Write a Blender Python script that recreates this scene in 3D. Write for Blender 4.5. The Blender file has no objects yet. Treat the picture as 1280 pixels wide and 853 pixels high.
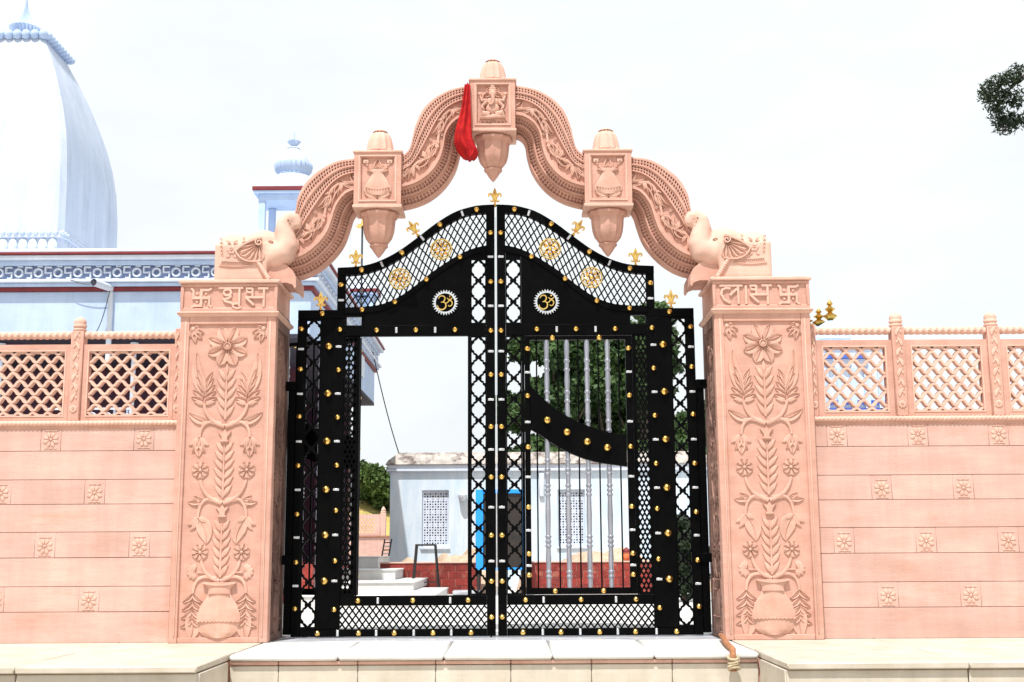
import bpy, bmesh, math, random
from mathutils import Vector, Matrix, geometry
import numpy as np
random.seed(7)
SC = bpy.context.scene
COL = SC.collection
PI = math.pi

# ------------------------------------------------------------------ camera
F_PX = 1540.0; PITCH = math.atan(264/F_PX); ROLL = math.radians(-0.33)
CAMLOC = Vector((.142, -10.27, .715))
cam_d = bpy.data.cameras.new('camera'); cam = bpy.data.objects.new('camera', cam_d); COL.objects.link(cam)
cam_d.sensor_width = 36; cam_d.lens = F_PX/1280*36; cam_d.clip_start = .1; cam_d.clip_end = 3000
CM = Matrix.Rotation(PI/2+PITCH, 4, 'X') @ Matrix.Rotation(ROLL, 4, 'Z')
cam.matrix_world = Matrix.Translation(CAMLOC) @ CM
SC.camera = cam

def at(px, py, Y):
    """point of the vertical plane y=Y seen at photo pixel (px, py), for measuring sizes off the photograph"""
    d = CM.to_3x3() @ Vector(((px-640)/F_PX, -(py-426.5)/F_PX, -1))
    return CAMLOC + d*((Y-CAMLOC.y)/d.y)

# ------------------------------------------------------------------ world, sun, exposure
SUN_DIR = Vector((-.17, -.54, 1.18)).normalized()      # towards the sun
W = bpy.data.worlds.new('World'); SC.world = W; W.use_nodes = True
nt = W.node_tree; nt.nodes.clear()
def N(t, kind, **kw):
    n = t.nodes.new(kind)
    for k, v in kw.items(): setattr(n, k, v)
    return n
sky = N(nt, 'ShaderNodeTexSky', sky_type='NISHITA', sun_disc=False)
sky.sun_elevation = math.asin(SUN_DIR.z); sky.sun_rotation = math.atan2(SUN_DIR.x, SUN_DIR.y)
sky.air_density = 1.2; sky.dust_density = 3.0
tc = N(nt, 'ShaderNodeTexCoord'); mp = N(nt, 'ShaderNodeMapping'); mp.inputs['Scale'].default_value = (1.5, 1.5, 4)
nz = N(nt, 'ShaderNodeTexNoise'); nz.inputs['Scale'].default_value = 1.6; nz.inputs['Detail'].default_value = 7; nz.inputs['Roughness'].default_value = .55
rp = N(nt, 'ShaderNodeValToRGB'); rp.color_ramp.elements[0].position = .32; rp.color_ramp.elements[0].color = (.80,)*3+(1,)
rp.color_ramp.elements[1].position = .58; rp.color_ramp.elements[1].color = (1, 1, 1, 1)
mix = N(nt, 'ShaderNodeMix', data_type='RGBA')
mix.inputs['B'].default_value = (8.75, 9.2, 9.4, 1)       # thin bright cloud veil, nishita units
bg = N(nt, 'ShaderNodeBackground'); bg.inputs['Strength'].default_value = .10
wo = N(nt, 'ShaderNodeOutputWorld')
L = nt.links.new
L(tc.outputs['Generated'], mp.inputs[0]); L(mp.outputs[0], nz.inputs[0]); L(nz.outputs[0], rp.inputs[0])
L(rp.outputs[0], mix.inputs['Factor']); L(sky.outputs[0], mix.inputs['A']); L(mix.outputs['Result'], bg.inputs[0]); L(bg.outputs[0], wo.inputs[0])
sd = bpy.data.lights.new('sun', 'SUN'); sd.energy = 5.0; sd.angle = math.radians(.6); sd.color = (1, .97, .94)
sun = bpy.data.objects.new('sun', sd); COL.objects.link(sun)
sun.rotation_euler = SUN_DIR.to_track_quat('Z', 'Y').to_euler()
SC.view_settings.view_transform = 'Standard'; SC.view_settings.look = 'None'
SC.view_settings.exposure = .20; SC.view_settings.gamma = 1
SC.cycles.max_bounces = 8

# ------------------------------------------------------------------ materials
def mat(name, col, rough=.7, col2=None, scale=3, metal=0, bump=0, bscale=60, spec=.5, detail=6, stretch=(1, 1, 1), lo=.35, hi=.65,
        third=None, tscale=1.2, tlo=.55, thi=.7, vary=0, streak=0):
    m = bpy.data.materials.new(name); m.use_nodes = True
    t = m.node_tree; b = t.nodes['Principled BSDF']
    b.inputs['Roughness'].default_value = rough; b.inputs['Metallic'].default_value = metal
    b.inputs['Specular IOR Level'].default_value = spec
    b.inputs['Base Color'].default_value = tuple(col)+(1,)
    tcn = N(t, 'ShaderNodeTexCoord'); geo = N(t, 'ShaderNodeNewGeometry')
    mpp = N(t, 'ShaderNodeMapping'); mpp.inputs['Scale'].default_value = stretch
    t.links.new(geo.outputs['Position'], mpp.inputs[0])
    out = None
    if col2:
        n = N(t, 'ShaderNodeTexNoise'); n.inputs['Scale'].default_value = scale; n.inputs['Detail'].default_value = detail; n.inputs['Roughness'].default_value = .62
        r = N(t, 'ShaderNodeValToRGB'); r.color_ramp.elements[0].position = lo; r.color_ramp.elements[1].position = hi
        r.color_ramp.elements[0].color = tuple(col)+(1,); r.color_ramp.elements[1].color = tuple(col2)+(1,)
        t.links.new(mpp.outputs[0], n.inputs[0]); t.links.new(n.outputs[0], r.inputs[0]); out = r.outputs[0]
        if third:
            n2 = N(t, 'ShaderNodeTexNoise'); n2.inputs['Scale'].default_value = tscale; n2.inputs['Detail'].default_value = 8; n2.inputs['Roughness'].default_value = .7
            r2 = N(t, 'ShaderNodeValToRGB'); r2.color_ramp.elements[0].position = tlo; r2.color_ramp.elements[1].position = thi
            r2.color_ramp.elements[0].color = (0, 0, 0, 1)
            mx = N(t, 'ShaderNodeMix', data_type='RGBA')
            t.links.new(mpp.outputs[0], n2.inputs[0]); t.links.new(n2.outputs[0], r2.inputs[0]); t.links.new(r2.outputs[0], mx.inputs['Factor'])
            t.links.new(out, mx.inputs['A']); mx.inputs['B'].default_value = tuple(third)+(1,); out = mx.outputs['Result']
        if streak:      # dust runs and fine bedding lines of the stone
            for sc_, st_, k_ in ((2.2, (3.2, 3.2, .35), streak), (14, (.25, .25, 3.5), streak*.6)):
                ms_ = N(t, 'ShaderNodeMapping'); ms_.inputs['Scale'].default_value = st_; t.links.new(geo.outputs['Position'], ms_.inputs[0])
                n3 = N(t, 'ShaderNodeTexNoise'); n3.inputs['Scale'].default_value = sc_; n3.inputs['Detail'].default_value = 9; n3.inputs['Roughness'].default_value = .68
                r3 = N(t, 'ShaderNodeMapRange'); r3.inputs['From Min'].default_value = .35; r3.inputs['From Max'].default_value = .68; r3.inputs['To Min'].default_value = 1+k_*.3; r3.inputs['To Max'].default_value = 1-k_
                t.links.new(ms_.outputs[0], n3.inputs[0]); t.links.new(n3.outputs[0], r3.inputs[0])
                h3 = N(t, 'ShaderNodeHueSaturation'); t.links.new(r3.outputs[0], h3.inputs['Value']); t.links.new(out, h3.inputs['Color']); out = h3.outputs[0]
        if vary:
            oi = N(t, 'ShaderNodeObjectInfo'); r4 = N(t, 'ShaderNodeMapRange'); r4.inputs['To Min'].default_value = 1-vary; r4.inputs['To Max'].default_value = 1+vary*.6
            h4 = N(t, 'ShaderNodeHueSaturation'); t.links.new(oi.outputs['Random'], r4.inputs[0]); t.links.new(r4.outputs[0], h4.inputs['Value']); t.links.new(out, h4.inputs['Color']); out = h4.outputs[0]
        t.links.new(out, b.inputs['Base Color'])
    if bump:
        n = N(t, 'ShaderNodeTexNoise'); n.inputs['Scale'].default_value = bscale; n.inputs['Detail'].default_value = 5
        bp = N(t, 'ShaderNodeBump'); bp.inputs['Strength'].default_value = bump; bp.inputs['Distance'].default_value = .01
        t.links.new(geo.outputs['Position'], n.inputs[0]); t.links.new(n.outputs[0], bp.inputs['Height']); t.links.new(bp.outputs[0], b.inputs['Normal'])
    return m
M = {}
M['stone'] = mat('pink_sandstone', (.54, .288, .218), .85, (.63, .36, .28), 5, bump=.38, bscale=120, streak=.10, vary=.03, third=(.58, .27, .15), tscale=1.1, tlo=.60, thi=.80, stretch=(1, 1, 1.6))
M['stone_wall'] = mat('pale_pink_sandstone', (.57, .345, .282), .85, (.66, .42, .35), 2.4, bump=.35, bscale=100, streak=.11, vary=.07, third=(.52, .25, .16), tscale=1.4, tlo=.56, thi=.85, stretch=(.7, 1, 2.2))
M['stone_wall2'] = mat('pink_sandstone_block_darker', (.53, .315, .255), .82, (.61, .39, .325), 2.9, bump=.22, bscale=70, stretch=(.7, 1, 2.2))
M['stone_pale'] = mat('highlight_sandstone', (.63, .385, .298), .85, (.70, .455, .36), 6, bump=.35, bscale=120, streak=.08, vary=.04)  # paler for rims and carvings, their highlights put into the colour
M['stone_brown'] = mat('weathered_brown_stone', (.22, .10, .06), .85, (.34, .17, .11), 30, bump=.3)
M['stone_side'] = mat('dark_brown_sandstone', (.10, .05, .04), .9, (.30, .17, .13), 3.5, bump=.5, bscale=40, third=(.40, .24, .19), tscale=2.2, tlo=.55, thi=.75, stretch=(1, 1, .5))  # patchy dark brown for the inner side faces of the pillars
M['spire_wash'] = mat('spire_limewash', (.50, .57, .70), .85, (.57, .635, .75), 1.5, bump=.1, bscale=20, third=(.40, .45, .56), tscale=1.3, tlo=.52, thi=.75, stretch=(1.5, 1.5, .3), streak=.10)
M['stone_relief'] = mat('relief_sandstone', (.57, .32, .24), .85, (.65, .395, .305), 6, bump=.35, bscale=130, streak=.10, vary=.05)
M['marble'] = mat('cream_marble', (.50, .44, .35), .5, (.60, .545, .46), 3, bump=.08, streak=.10, vary=.04, third=(.62, .47, .36), tscale=1.5, tlo=.62, thi=.8)
M['marble2'] = mat('white_marble', (.58, .57, .54), .45, (.68, .67, .65), 2, bump=.06, streak=.08, vary=.04, third=(.60, .60, .60), tscale=2, tlo=.6, thi=.75)
M['marble_grey'] = mat('grey_streaked_marble', (.30, .31, .34), .35, (.62, .63, .66), 4, bump=.04, stretch=(.6, 3, 1))
M['marble_edge'] = mat('pink_stone_edge', (.50, .27, .20), .7, (.60, .40, .32), 6, bump=.1)
M['black'] = mat('black_gloss_paint', (.0010, .0010, .0013), .42, (.0030, .0028, .0026), 6, spec=.05, bump=.10, bscale=35, lo=.45, hi=.75)
M['gold'] = mat('gold_paint', (.90, .56, .14), .26, (.97, .66, .20), 20, metal=1, bump=.05)
M['brass'] = mat('tarnished_brass', (.50, .30, .06), .30, (.66, .42, .10), 8, metal=1)
M['silver'] = mat('silver_plate', (.62, .63, .65), .33, (.78, .79, .80), 30, metal=.85, bump=.05)
M['steel'] = mat('turned_steel', (.34, .35, .40), .38, (.50, .51, .56), 40, metal=.9, stretch=(1, 1, .1))
M['cloth'] = mat('red_cloth', (.30, .004, .007), .8, (.50, .012, .012), 14, bump=.3, bscale=200, spec=.2)
M['blue_wash'] = mat('pale_blue_limewash', (.40, .51, .70), .85, (.47, .58, .77), 2, bump=.12, bscale=30, streak=.08, third=(.45, .55, .68), tscale=1, tlo=.6, thi=.8)
M['white_wash'] = mat('white_blue_limewash', (.56, .63, .74), .85, (.63, .69, .79), 2, bump=.12, bscale=30, streak=.08)
M['shed_wall'] = mat('streaked_limewash', (.50, .62, .73), .88, (.64, .72, .79), 2.2, bump=.2, bscale=25, third=(.48, .43, .38), tscale=3, tlo=.62, thi=.85, stretch=(3, 3, .5))
M['shed_roof'] = mat('weathered_roof_plaster', (.34, .31, .28), .95, (.52, .47, .42), 8, bump=.5, bscale=18, third=(.13, .10, .09), tscale=5, tlo=.46, thi=.62)
M['maroon'] = mat('maroon_trim_paint', (.20, .012, .018), .6, (.14, .01, .014), 8)
M['maroon_shaded'] = mat('shaded_maroon_wall', (.075, .012, .02), .7, (.03, .015, .05), 3)  # maroon wall with the verandah shade darkened into its colour
M['interior_shade'] = mat('dark_interior_shade', (.018, .018, .035), .8, (.03, .03, .05), 3)  # shade inside verandah, openings and cabinet put into the colour
M['brick'] = mat('red_glazed_tile', (.17, .012, .008), .55, (.30, .030, .018), 9, bump=.4, bscale=40, third=(.42, .16, .10), tscale=4, tlo=.55, thi=.72, vary=.25)
M['mortar'] = mat('grout', (.30, .12, .09), .9, (.42, .22, .17), 20)
M['sand'] = mat('sand_heap', (.42, .30, .20), .95, (.56, .42, .31), 5, bump=.9, bscale=22, third=(.26, .17, .10), tscale=6)
M['earth'] = mat('dry_earth', (.30, .25, .18), .95, (.38, .32, .24), .6, bump=.4, bscale=8)
M['paving'] = mat('front_paving', (.42, .39, .34), .85, (.52, .48, .42), 1.5, bump=.15, bscale=20)
M['dry_grass'] = mat('dry_grass', (.36, .27, .06), .95, (.50, .38, .13), 2, bump=.8, bscale=6, third=(.14, .18, .04), tscale=.8, tlo=.5, thi=.65)
M['leaf'] = mat('tree_leaf', (.02, .05, .012), .6, (.07, .125, .035), .9, spec=.3)
M['leaf_dark'] = mat('dark_leaf', (.012, .022, .012), .6, (.03, .045, .02), 3, spec=.2)  # backlit darkness of the bough put into the leaf colour
M['leaf_hill'] = mat('shrub_leaf', (.03, .065, .015), .7, (.09, .135, .035), .7, spec=.2)
M['bark'] = mat('bark', (.10, .075, .055), .95, (.17, .13, .10), 8, bump=.8, bscale=20, stretch=(1, 1, .3))
M['blue_paint'] = mat('bright_blue_paint', (.01, .26, .72), .45, (.02, .32, .80), 4)
M['frieze_shade'] = mat('recess_shade_blue', (.20, .26, .44), .8, (.27, .33, .52), 6)  # shade behind the fretwork put into the colour
M['deep_blue'] = mat('deep_blue_paint', (.02, .06, .35), .5, (.03, .10, .45), 4)
M['pvc'] = mat('grey_pvc', (.55, .60, .68), .5, (.62, .67, .74), 4)
M['wire'] = mat('dark_cable', (.05, .05, .06), .6)
M['iron'] = mat('black_iron', (.012, .011, .010), .5, (.03, .02, .015), 10)
M['rust'] = mat('rust_pipe', (.26, .10, .04), .8, (.40, .18, .08), 20, bump=.3)
M['jute'] = mat('jute_rope', (.55, .46, .32), .95, (.35, .27, .16), 60, bump=.6, bscale=200)
M['terracotta'] = mat('terracotta', (.50, .10, .03), .7, (.62, .18, .06), 10)

# ------------------------------------------------------------------ mesh builder
SX = [1]          # mirror sign used while building the left gate leaf / left half
WO = {}           # world origin of parents
LEAF_W = [1]     # carved leaves are cut fuller on the pillars and the arch
class MB:
    def __init__(s): s.v = []; s.f = []
    def add(s, vs, fs):
        o = len(s.v); s.v += [tuple(v) for v in vs]; s.f += [tuple(i+o for i in f) for f in fs]; return s
    def box(s, x0, x1, y0, y1, z0, z1, c=0):
        if x0 > x1: x0, x1 = x1, x0
        if y0 > y1: y0, y1 = y1, y0
        if z0 > z1: z0, z1 = z1, z0
        if c <= 0:
            vs = [(x, y, z) for z in (z0, z1) for y in (y0, y1) for x in (x0, x1)]
            return s.add(vs, [(0, 2, 3, 1), (4, 5, 7, 6), (0, 1, 5, 4), (2, 6, 7, 3), (0, 4, 6, 2), (1, 3, 7, 5)])
        c = min(c, (x1-x0)*.45, (y1-y0)*.45, (z1-z0)*.45)
        vs = []; idx = {}
        X = (x0, x1); Y = (y0, y1); Z = (z0, z1)
        for i in (0, 1):
            for j in (0, 1):
                for k in (0, 1):
                    dx = c if i == 0 else -c; dy = c if j == 0 else -c; dz = c if k == 0 else -c
                    idx[i, j, k, 0] = len(vs); vs.append((X[i], Y[j]+dy, Z[k]+dz))
                    idx[i, j, k, 1] = len(vs); vs.append((X[i]+dx, Y[j], Z[k]+dz))
                    idx[i, j, k, 2] = len(vs); vs.append((X[i]+dx, Y[j]+dy, Z[k]))
        fs = []
        q = [(0, 0), (1, 0), (1, 1), (0, 1)]
        for a in (0, 1):
            fs.append([idx[a, j, k, 0] for j, k in q]); fs.append([idx[i, a, k, 1] for i, k in q]); fs.append([idx[i, j, a, 2] for i, j in q])
        for a in (0, 1):
            for b in (0, 1):
                fs.append([idx[a, b, 0, 0], idx[a, b, 1, 0], idx[a, b, 1, 1], idx[a, b, 0, 1]])
                fs.append([idx[a, 0, b, 0], idx[a, 1, b, 0], idx[a, 1, b, 2], idx[a, 0, b, 2]])
                fs.append([idx[0, a, b, 1], idx[1, a, b, 1], idx[1, a, b, 2], idx[0, a, b, 2]])
        for i in (0, 1):
            for j in (0, 1):
                for k in (0, 1): fs.append([idx[i, j, k, 0], idx[i, j, k, 1], idx[i, j, k, 2]])
        return s.add(vs, fs)
    def prism(s, loops, y0, y1):
        """outline (x,z) with holes, standing in the xz plane, from y0 (front) to y1"""
        loops = [list(l) for l in loops]
        flat = [p for l in loops for p in l]
        if len(loops) > 3:
            ed = []; o = 0
            for l in loops:
                m = len(l); ed += [(o+i, o+(i+1) % m) for i in range(m)]; o += m
            r = geometry.delaunay_2d_cdt([Vector(p[:2]) for p in flat], ed, [], 0, 1e-6)
            flat = [tuple(v) for v in r[0]]
            def inside(x, y, l):
                c = False; j = len(l)-1
                for i in range(len(l)):
                    if (l[i][1] > y) != (l[j][1] > y) and x < (l[j][0]-l[i][0])*(y-l[i][1])/(l[j][1]-l[i][1])+l[i][0]: c = not c
                    j = i
                return c
            bb = [(min(p[0] for p in l), max(p[0] for p in l), min(p[1] for p in l), max(p[1] for p in l), l) for l in loops]
            tri = []
            for t in r[2]:
                cx = sum(flat[i][0] for i in t)/3; cy = sum(flat[i][1] for i in t)/3
                if any(b[0] < cx < b[1] and b[2] < cy < b[3] and inside(cx, cy, b[4]) for b in bb[1:]): continue
                if inside(cx, cy, bb[0][4]): tri.append(t)
            back = {}
            for k, ids in enumerate(r[3]):
                for i in ids: back[i] = k
            loops = [[None]*len(l) for l in loops]; o = 0; lid = []
            for l in loops: lid.append([back[o+i] for i in range(len(l))]); o += len(l)
            n = len(flat)
            vs = [(p[0], y0, p[1]) for p in flat]+[(p[0], y1, p[1]) for p in flat]
            fs = [tuple(t) for t in tri]+[tuple(i+n for i in reversed(t)) for t in tri]
            for l in lid:
                for a, b in zip(l, l[1:]+l[:1]):
                    if a != b: fs.append((a, b, b+n, a+n))
            return s.add(vs, fs)
        tri = geometry.tessellate_polygon([[Vector((p[0], p[1], 0)) for p in l] for l in loops])
        n = len(flat)
        vs = [(p[0], y0, p[1]) for p in flat]+[(p[0], y1, p[1]) for p in flat]
        fs = [tuple(t) for t in tri]+[tuple(i+n for i in reversed(t)) for t in tri]
        o = 0
        for l in loops:
            m = len(l)
            for i in range(m):
                a, b = o+i, o+(i+1) % m; fs.append((a, b, b+n, a+n))
            o += m
        return s.add(vs, fs)
    def lathe(s, prof, c=(0, 0, 0), n=16, flute=0, amp=0, axis='z', square=0):
        vs = []; fs = []
        for r, z in prof:
            for i in range(n):
                a = 2*PI*i/n+(PI/4 if square else 0)
                rr = r*(1-(amp*abs(math.sin(flute*a/2)) if flute else 0))
                x, y = rr*math.cos(a), rr*math.sin(a)
                if axis == 'z': vs.append((c[0]+x, c[1]+y, c[2]+z))
                elif axis == 'y': vs.append((c[0]+x, c[1]+z, c[2]+y))
                else: vs.append((c[0]+z, c[1]+x, c[2]+y))
        for k in range(len(prof)-1):
            for i in range(n):
                a, b = k*n+i, k*n+(i+1) % n; fs.append((a, b, b+n, a+n))
        fs.append(tuple(reversed(range(n)))); o = (len(prof)-1)*n; fs.append(tuple(range(o, o+n)))
        return s.add(vs, fs)
    def tube(s, pts, r, n=6, cap=True, ref=None):
        pts = [Vector(p) for p in pts]; m = len(pts)
        rs = r if isinstance(r, (list, tuple)) else [r]*m
        vs = []; fs = []; up = Vector(ref) if ref else None
        for i, p in enumerate(pts):
            t = (pts[min(i+1, m-1)]-pts[max(i-1, 0)])
            if t.length < 1e-9: t = Vector((0, 0, 1))
            t.normalize()
            if up is None: up = Vector((0, 1, 0)) if abs(t.y) < .9 else Vector((1, 0, 0))
            a = up-t*up.dot(t)
            if a.length < 1e-6: a = t.orthogonal()
            a.normalize(); b = t.cross(a)
            if not ref: up = a
            for k in range(n):
                an = 2*PI*(k+.5)/n; vs.append(p+(a*math.cos(an)+b*math.sin(an))*rs[i])
        for i in range(m-1):
            for k in range(n):
                a, b = i*n+k, i*n+(k+1) % n; fs.append((a, b, b+n, a+n))
        if cap: fs.append(tuple(reversed(range(n)))); fs.append(tuple(range((m-1)*n, m*n)))
        return s.add(vs, fs)
    def ribbon(s, pts, w, y0, y1):
        """flat raised stroke following (x,z) points, from front y0 to back y1, slightly bevelled"""
        m = len(pts); vs = []; fs = []
        ws = w if isinstance(w, (list, tuple)) else [w]*m
        d = (y1-y0)*.3
        for i in range(m):
            a = Vector(pts[max(i-1, 0)]); b = Vector(pts[min(i+1, m-1)]); t = (b-a)
            t = t.normalized() if t.length > 1e-9 else Vector((1, 0)); nn = Vector((-t.y, t.x)); h = ws[i]/2
            p = Vector(pts[i])
            for k, y in ((-1, y1), (-1, y0+d), (-.72, y0), (.72, y0), (1, y0+d), (1, y1)):
                q = p+nn*(k*h); vs.append((q.x, y, q.y))
        for i in range(m-1):
            for k in range(6):
                a, b = i*6+k, i*6+(k+1) % 6; fs.append((a, b, b+6, a+6))
        fs.append(tuple(range(6))); fs.append(tuple(reversed(range((m-1)*6, m*6))))
        return s.add(vs, fs)
    def leaf(s, p0, p1, w, h=.014, bend=0, y=0, n=6, groove=.35, peak=.42):
        """carved leaf on the xz plane: domed halves, groove on the midrib, steep sides; raised towards -y"""
        p0 = Vector(p0); p1 = Vector(p1); d = p1-p0; nn = Vector((-d.y, d.x)); w = w*LEAF_W[0]
        c = (p0+p1)/2+nn*bend; vs = []; fs = []
        cr = ((-1, 0), (-.9, .75), (-.45, 1), (0, .85), (.45, 1), (.9, .75), (1, 0)) if w < .045 else ((-1, 0), (-.95, .95), (-.72, 1), (-.36, groove), (-.07, groove*.8), (0, .95), (.07, groove*.8), (.36, groove), (.72, 1), (.95, .95), (1, 0)); K = len(cr)
        for i in range(n+1):
            t = i/n; p = p0*(1-t)**2+c*2*t*(1-t)+p1*t*t
            tg = (c-p0)*(1-t)+(p1-c)*t; tg = tg.normalized() if tg.length > 1e-9 else d.normalized(); q = Vector((-tg.y, tg.x))
            e = math.log(.5)/math.log(peak); ww = w/2*max(.02, math.sin(PI*(t**e)))**.75
            hh = h*(.55+.45*math.sin(PI*min(1, t*.9+.1)))
            for k, z in cr:
                u = p+q*(k*ww); vs.append((u.x, y-hh*z, u.y))
        for i in range(n):
            for k in range(K-1):
                a = i*K+k; fs.append((a, a+1, a+K+1, a+K))
        fs.append(tuple(range(K))); fs.append(tuple(reversed(range(n*K, n*K+K))))
        return s.add(vs, fs)
    def dome(s, c, r, h, y=0, n=12, rx=1, rz=1):
        prof = [(1, 0), (.97, .45), (.75, .8), (.4, .96), (.02, 1)]; vs = []; fs = []
        for pr, ph in prof:
            for i in range(n):
                a = 2*PI*i/n; vs.append((c[0]+r*rx*pr*math.cos(a), y-h*ph, c[1]+r*rz*pr*math.sin(a)))
        for k in range(len(prof)-1):
            for i in range(n):
                a, b = k*n+i, k*n+(i+1) % n; fs.append((a, b, b+n, a+n))
        fs.append(tuple(range((len(prof)-1)*n, len(prof)*n)))
        return s.add(vs, fs)
    def ell(s, c, r, nu=16, nv=10):
        vs = []; fs = []
        for j in range(nv+1):
            th = PI*j/nv
            for i in range(nu):
                a = 2*PI*i/nu; vs.append((c[0]+r[0]*math.sin(th+1e-4)*math.cos(a), c[1]+r[1]*math.sin(th+1e-4)*math.sin(a), c[2]+r[2]*math.cos(th)))
        for j in range(nv):
            for i in range(nu):
                a, b = j*nu+i, j*nu+(i+1) % nu; fs.append((a, b, b+nu, a+nu))
        fs.append(tuple(range(nu))); fs.append(tuple(range(nv*nu, nv*nu+nu)))
        return s.add(vs, fs)
    def mesh(s, name, m, mirror=False, smooth=40, offset=(0, 0, 0)):
        vs = [((-v[0] if mirror else v[0])-offset[0], v[1]-offset[1], v[2]-offset[2]) for v in s.v]
        me = bpy.data.meshes.new(name); me.from_pydata(vs, [], s.f)
        bm = bmesh.new(); bm.from_mesh(me); bmesh.ops.recalc_face_normals(bm, faces=bm.faces); bm.to_mesh(me); bm.free()
        if smooth:
            me.shade_smooth(); me.set_sharp_from_angle(angle=math.radians(smooth))
        me.materials.append(M[m] if isinstance(m, str) else m)
        return me

def put(name, me, parent=None, loc=(0, 0, 0), label=None, cat=None, group=None, kind=None, rot=None):
    o = bpy.data.objects.new(name, me); COL.objects.link(o)
    loc = Vector(loc); WO[o.name] = loc.copy()
    if parent is not None: o.parent = parent; o.location = loc-WO[parent.name]
    else: o.location = loc
    if rot: o.rotation_euler = rot
    if label: o['label'] = label
    if cat: o['category'] = cat
    if group: o['group'] = group
    if kind: o['kind'] = kind
    return o
def part(name, mb, m, parent=None, org=None, smooth=40, **kw):
    """world-coordinate builder -> object whose origin is org (or the parent's origin)"""
    mir = SX[0] < 0
    if org is None: org = tuple(WO[parent.name]) if parent is not None else (0, 0, 0)
    elif mir: org = (-org[0], org[1], org[2])
    return put(name, mb.mesh(name, m, mir, smooth, org), parent, org, **kw)
def thing(name, loc, label, cat, group=None, kind=None):
    return put(name, None, None, loc, label, cat, group, kind)
def copy_tree(o, parent=None, rename=None):
    c = o.copy(); COL.objects.link(c); WO[c.name] = WO[o.name].copy()
    if parent is not None: c.parent = parent
    for ch in list(o.children): copy_tree(ch, c)
    return c
def structure(name, mb, m, **kw): return part(name, mb, m, None, kind='structure', **kw)

# ------------------------------------------------------------------ ground, courtyard, steps, plinth
structure('ground', MB().box(-400, 400, -120, 900, -1.4, -.9), 'earth', smooth=0)
structure('road', MB().box(-40, 40, -40, -3.6, -.896, -.86), 'paving', smooth=0)
structure('courtyard', MB().box(-30, 30, .9, 44, -.895, -.004), 'marble2', smooth=0)
structure('courtyard_edge', MB().box(-30, 30, -.9, .9, -.895, -.045), 'marble_grey', smooth=0)
# plinths either side with marble slabs, threshold between
for sgn in (-1, 1):
    x_in, x_out = 1.93, 9.0
    root = structure('plinth', MB().box(sgn*x_in, sgn*x_out, -2.0, .88, -.89, -.05), 'marble_edge', smooth=0)
    x = x_in-.02; k = 0
    while x < x_out:
        w = 1.18+.13*((k*7) % 3)
        part('marble_slab', MB().box(sgn*(x+.002), sgn*(x+w-.002), -2.06, -.9, -.045, .0+.001*(k % 2), .008), 'marble', root)
        part('marble_slab', MB().box(sgn*(x+.002), sgn*(x+w-.002), -.896, .3, -.045, .0005, .005), 'marble', root)
        part('riser_slab', MB().box(sgn*(x+.004), sgn*(x+w-.004), -2.03, -1.998, -.38, -.05, .006), 'marble', root)
        part('riser_slab', MB().box(sgn*(x+.004), sgn*(x+w-.004), -2.035, -1.998, -.86, -.39, .006), 'marble', root)
        x += w; k += 1
    part('end_slab', MB().box(sgn*(x_in-.03), sgn*(x_in-.001), -2.02, -1.2, -.8, -.05, .004), 'marble', root)
root = structure('threshold_step', MB().box(-1.928, 1.928, -1.12, .88, -.89, -.05), 'marble_edge', smooth=0)
xs = [-1.90, -1.12, -.36, .42, 1.15, 1.90]
for a, b in zip(xs, xs[1:]):
    part('marble_slab', MB().box(a+.002, b-.002, -1.19, .12, -.045, 0, .014), 'marble2', root)
part('grey_sill', MB().box(-1.84, 1.84, .124, .86, -.045, .002, .003), 'marble_grey', root)  # streaked grey strip between the gate and the white slabs
xs = [-1.9, -1.55, -.98, -.42, .12, .70, 1.28, 1.9]
for i, (a, b) in enumerate(zip(xs, xs[1:])):
    part('moulding_block', MB().box(a+.002, b-.002, -1.165, -1.12, -.075, -.047, .008), 'marble_edge', root)
    part('moulding_block', MB().box(a+.002, b-.002, -1.15, -1.12, -.30, -.08, .006), 'marble', root)
root = structure('lower_step', MB().box(-1.9, 1.9, -1.9, -1.15, -.89, -.31), 'marble_edge', smooth=0)
for a, b in zip(xs, xs[1:]): part('marble_slab', MB().box(a+.002, b-.002, -1.93, -1.152, -.31, -.27, .008), 'marble', root)

# ------------------------------------------------------------------ relief carving of the pillars
def circ(cx, cz, r, n=10, a0=0, a1=2*PI): return [(cx+r*math.cos(a0+(a1-a0)*i/(n-1)), cz+r*math.sin(a0+(a1-a0)*i/(n-1))) for i in range(n)]
def bez(p0, p1, p2, n=8):
    p0, p1, p2 = Vector(p0), Vector(p1), Vector(p2)
    return [tuple(p0*(1-t)**2+p1*2*t*(1-t)+p2*t*t) for t in [i/(n-1) for i in range(n)]]
def flower(mb, c, r, n=8, w=.8, h=.014, a0=0, y=0, rib=True):
    for k in range(n):
        a = a0+2*PI*k/n; d = Vector((math.cos(a), math.sin(a)))
        p = Vector(c)
        mb.leaf(p+d*r*.16, p+d*r, r*w*2*math.sin(PI/n), h, y=y, n=5, peak=.6, groove=.4 if rib else .9)
    mb.dome(c, r*.2, h*1.35, y=y, n=10)
PC = 2.264
SIDE_COPY = {}
def side_copy(me):
    if me.name not in SIDE_COPY:
        d = me.copy(); d.materials.clear(); d.materials.append(M['stone_side']); SIDE_COPY[me.name] = d
    return SIDE_COPY[me.name]
def lp(px, py):
    a = at(px, py, 0); return (a.x+PC, a.z)
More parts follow.
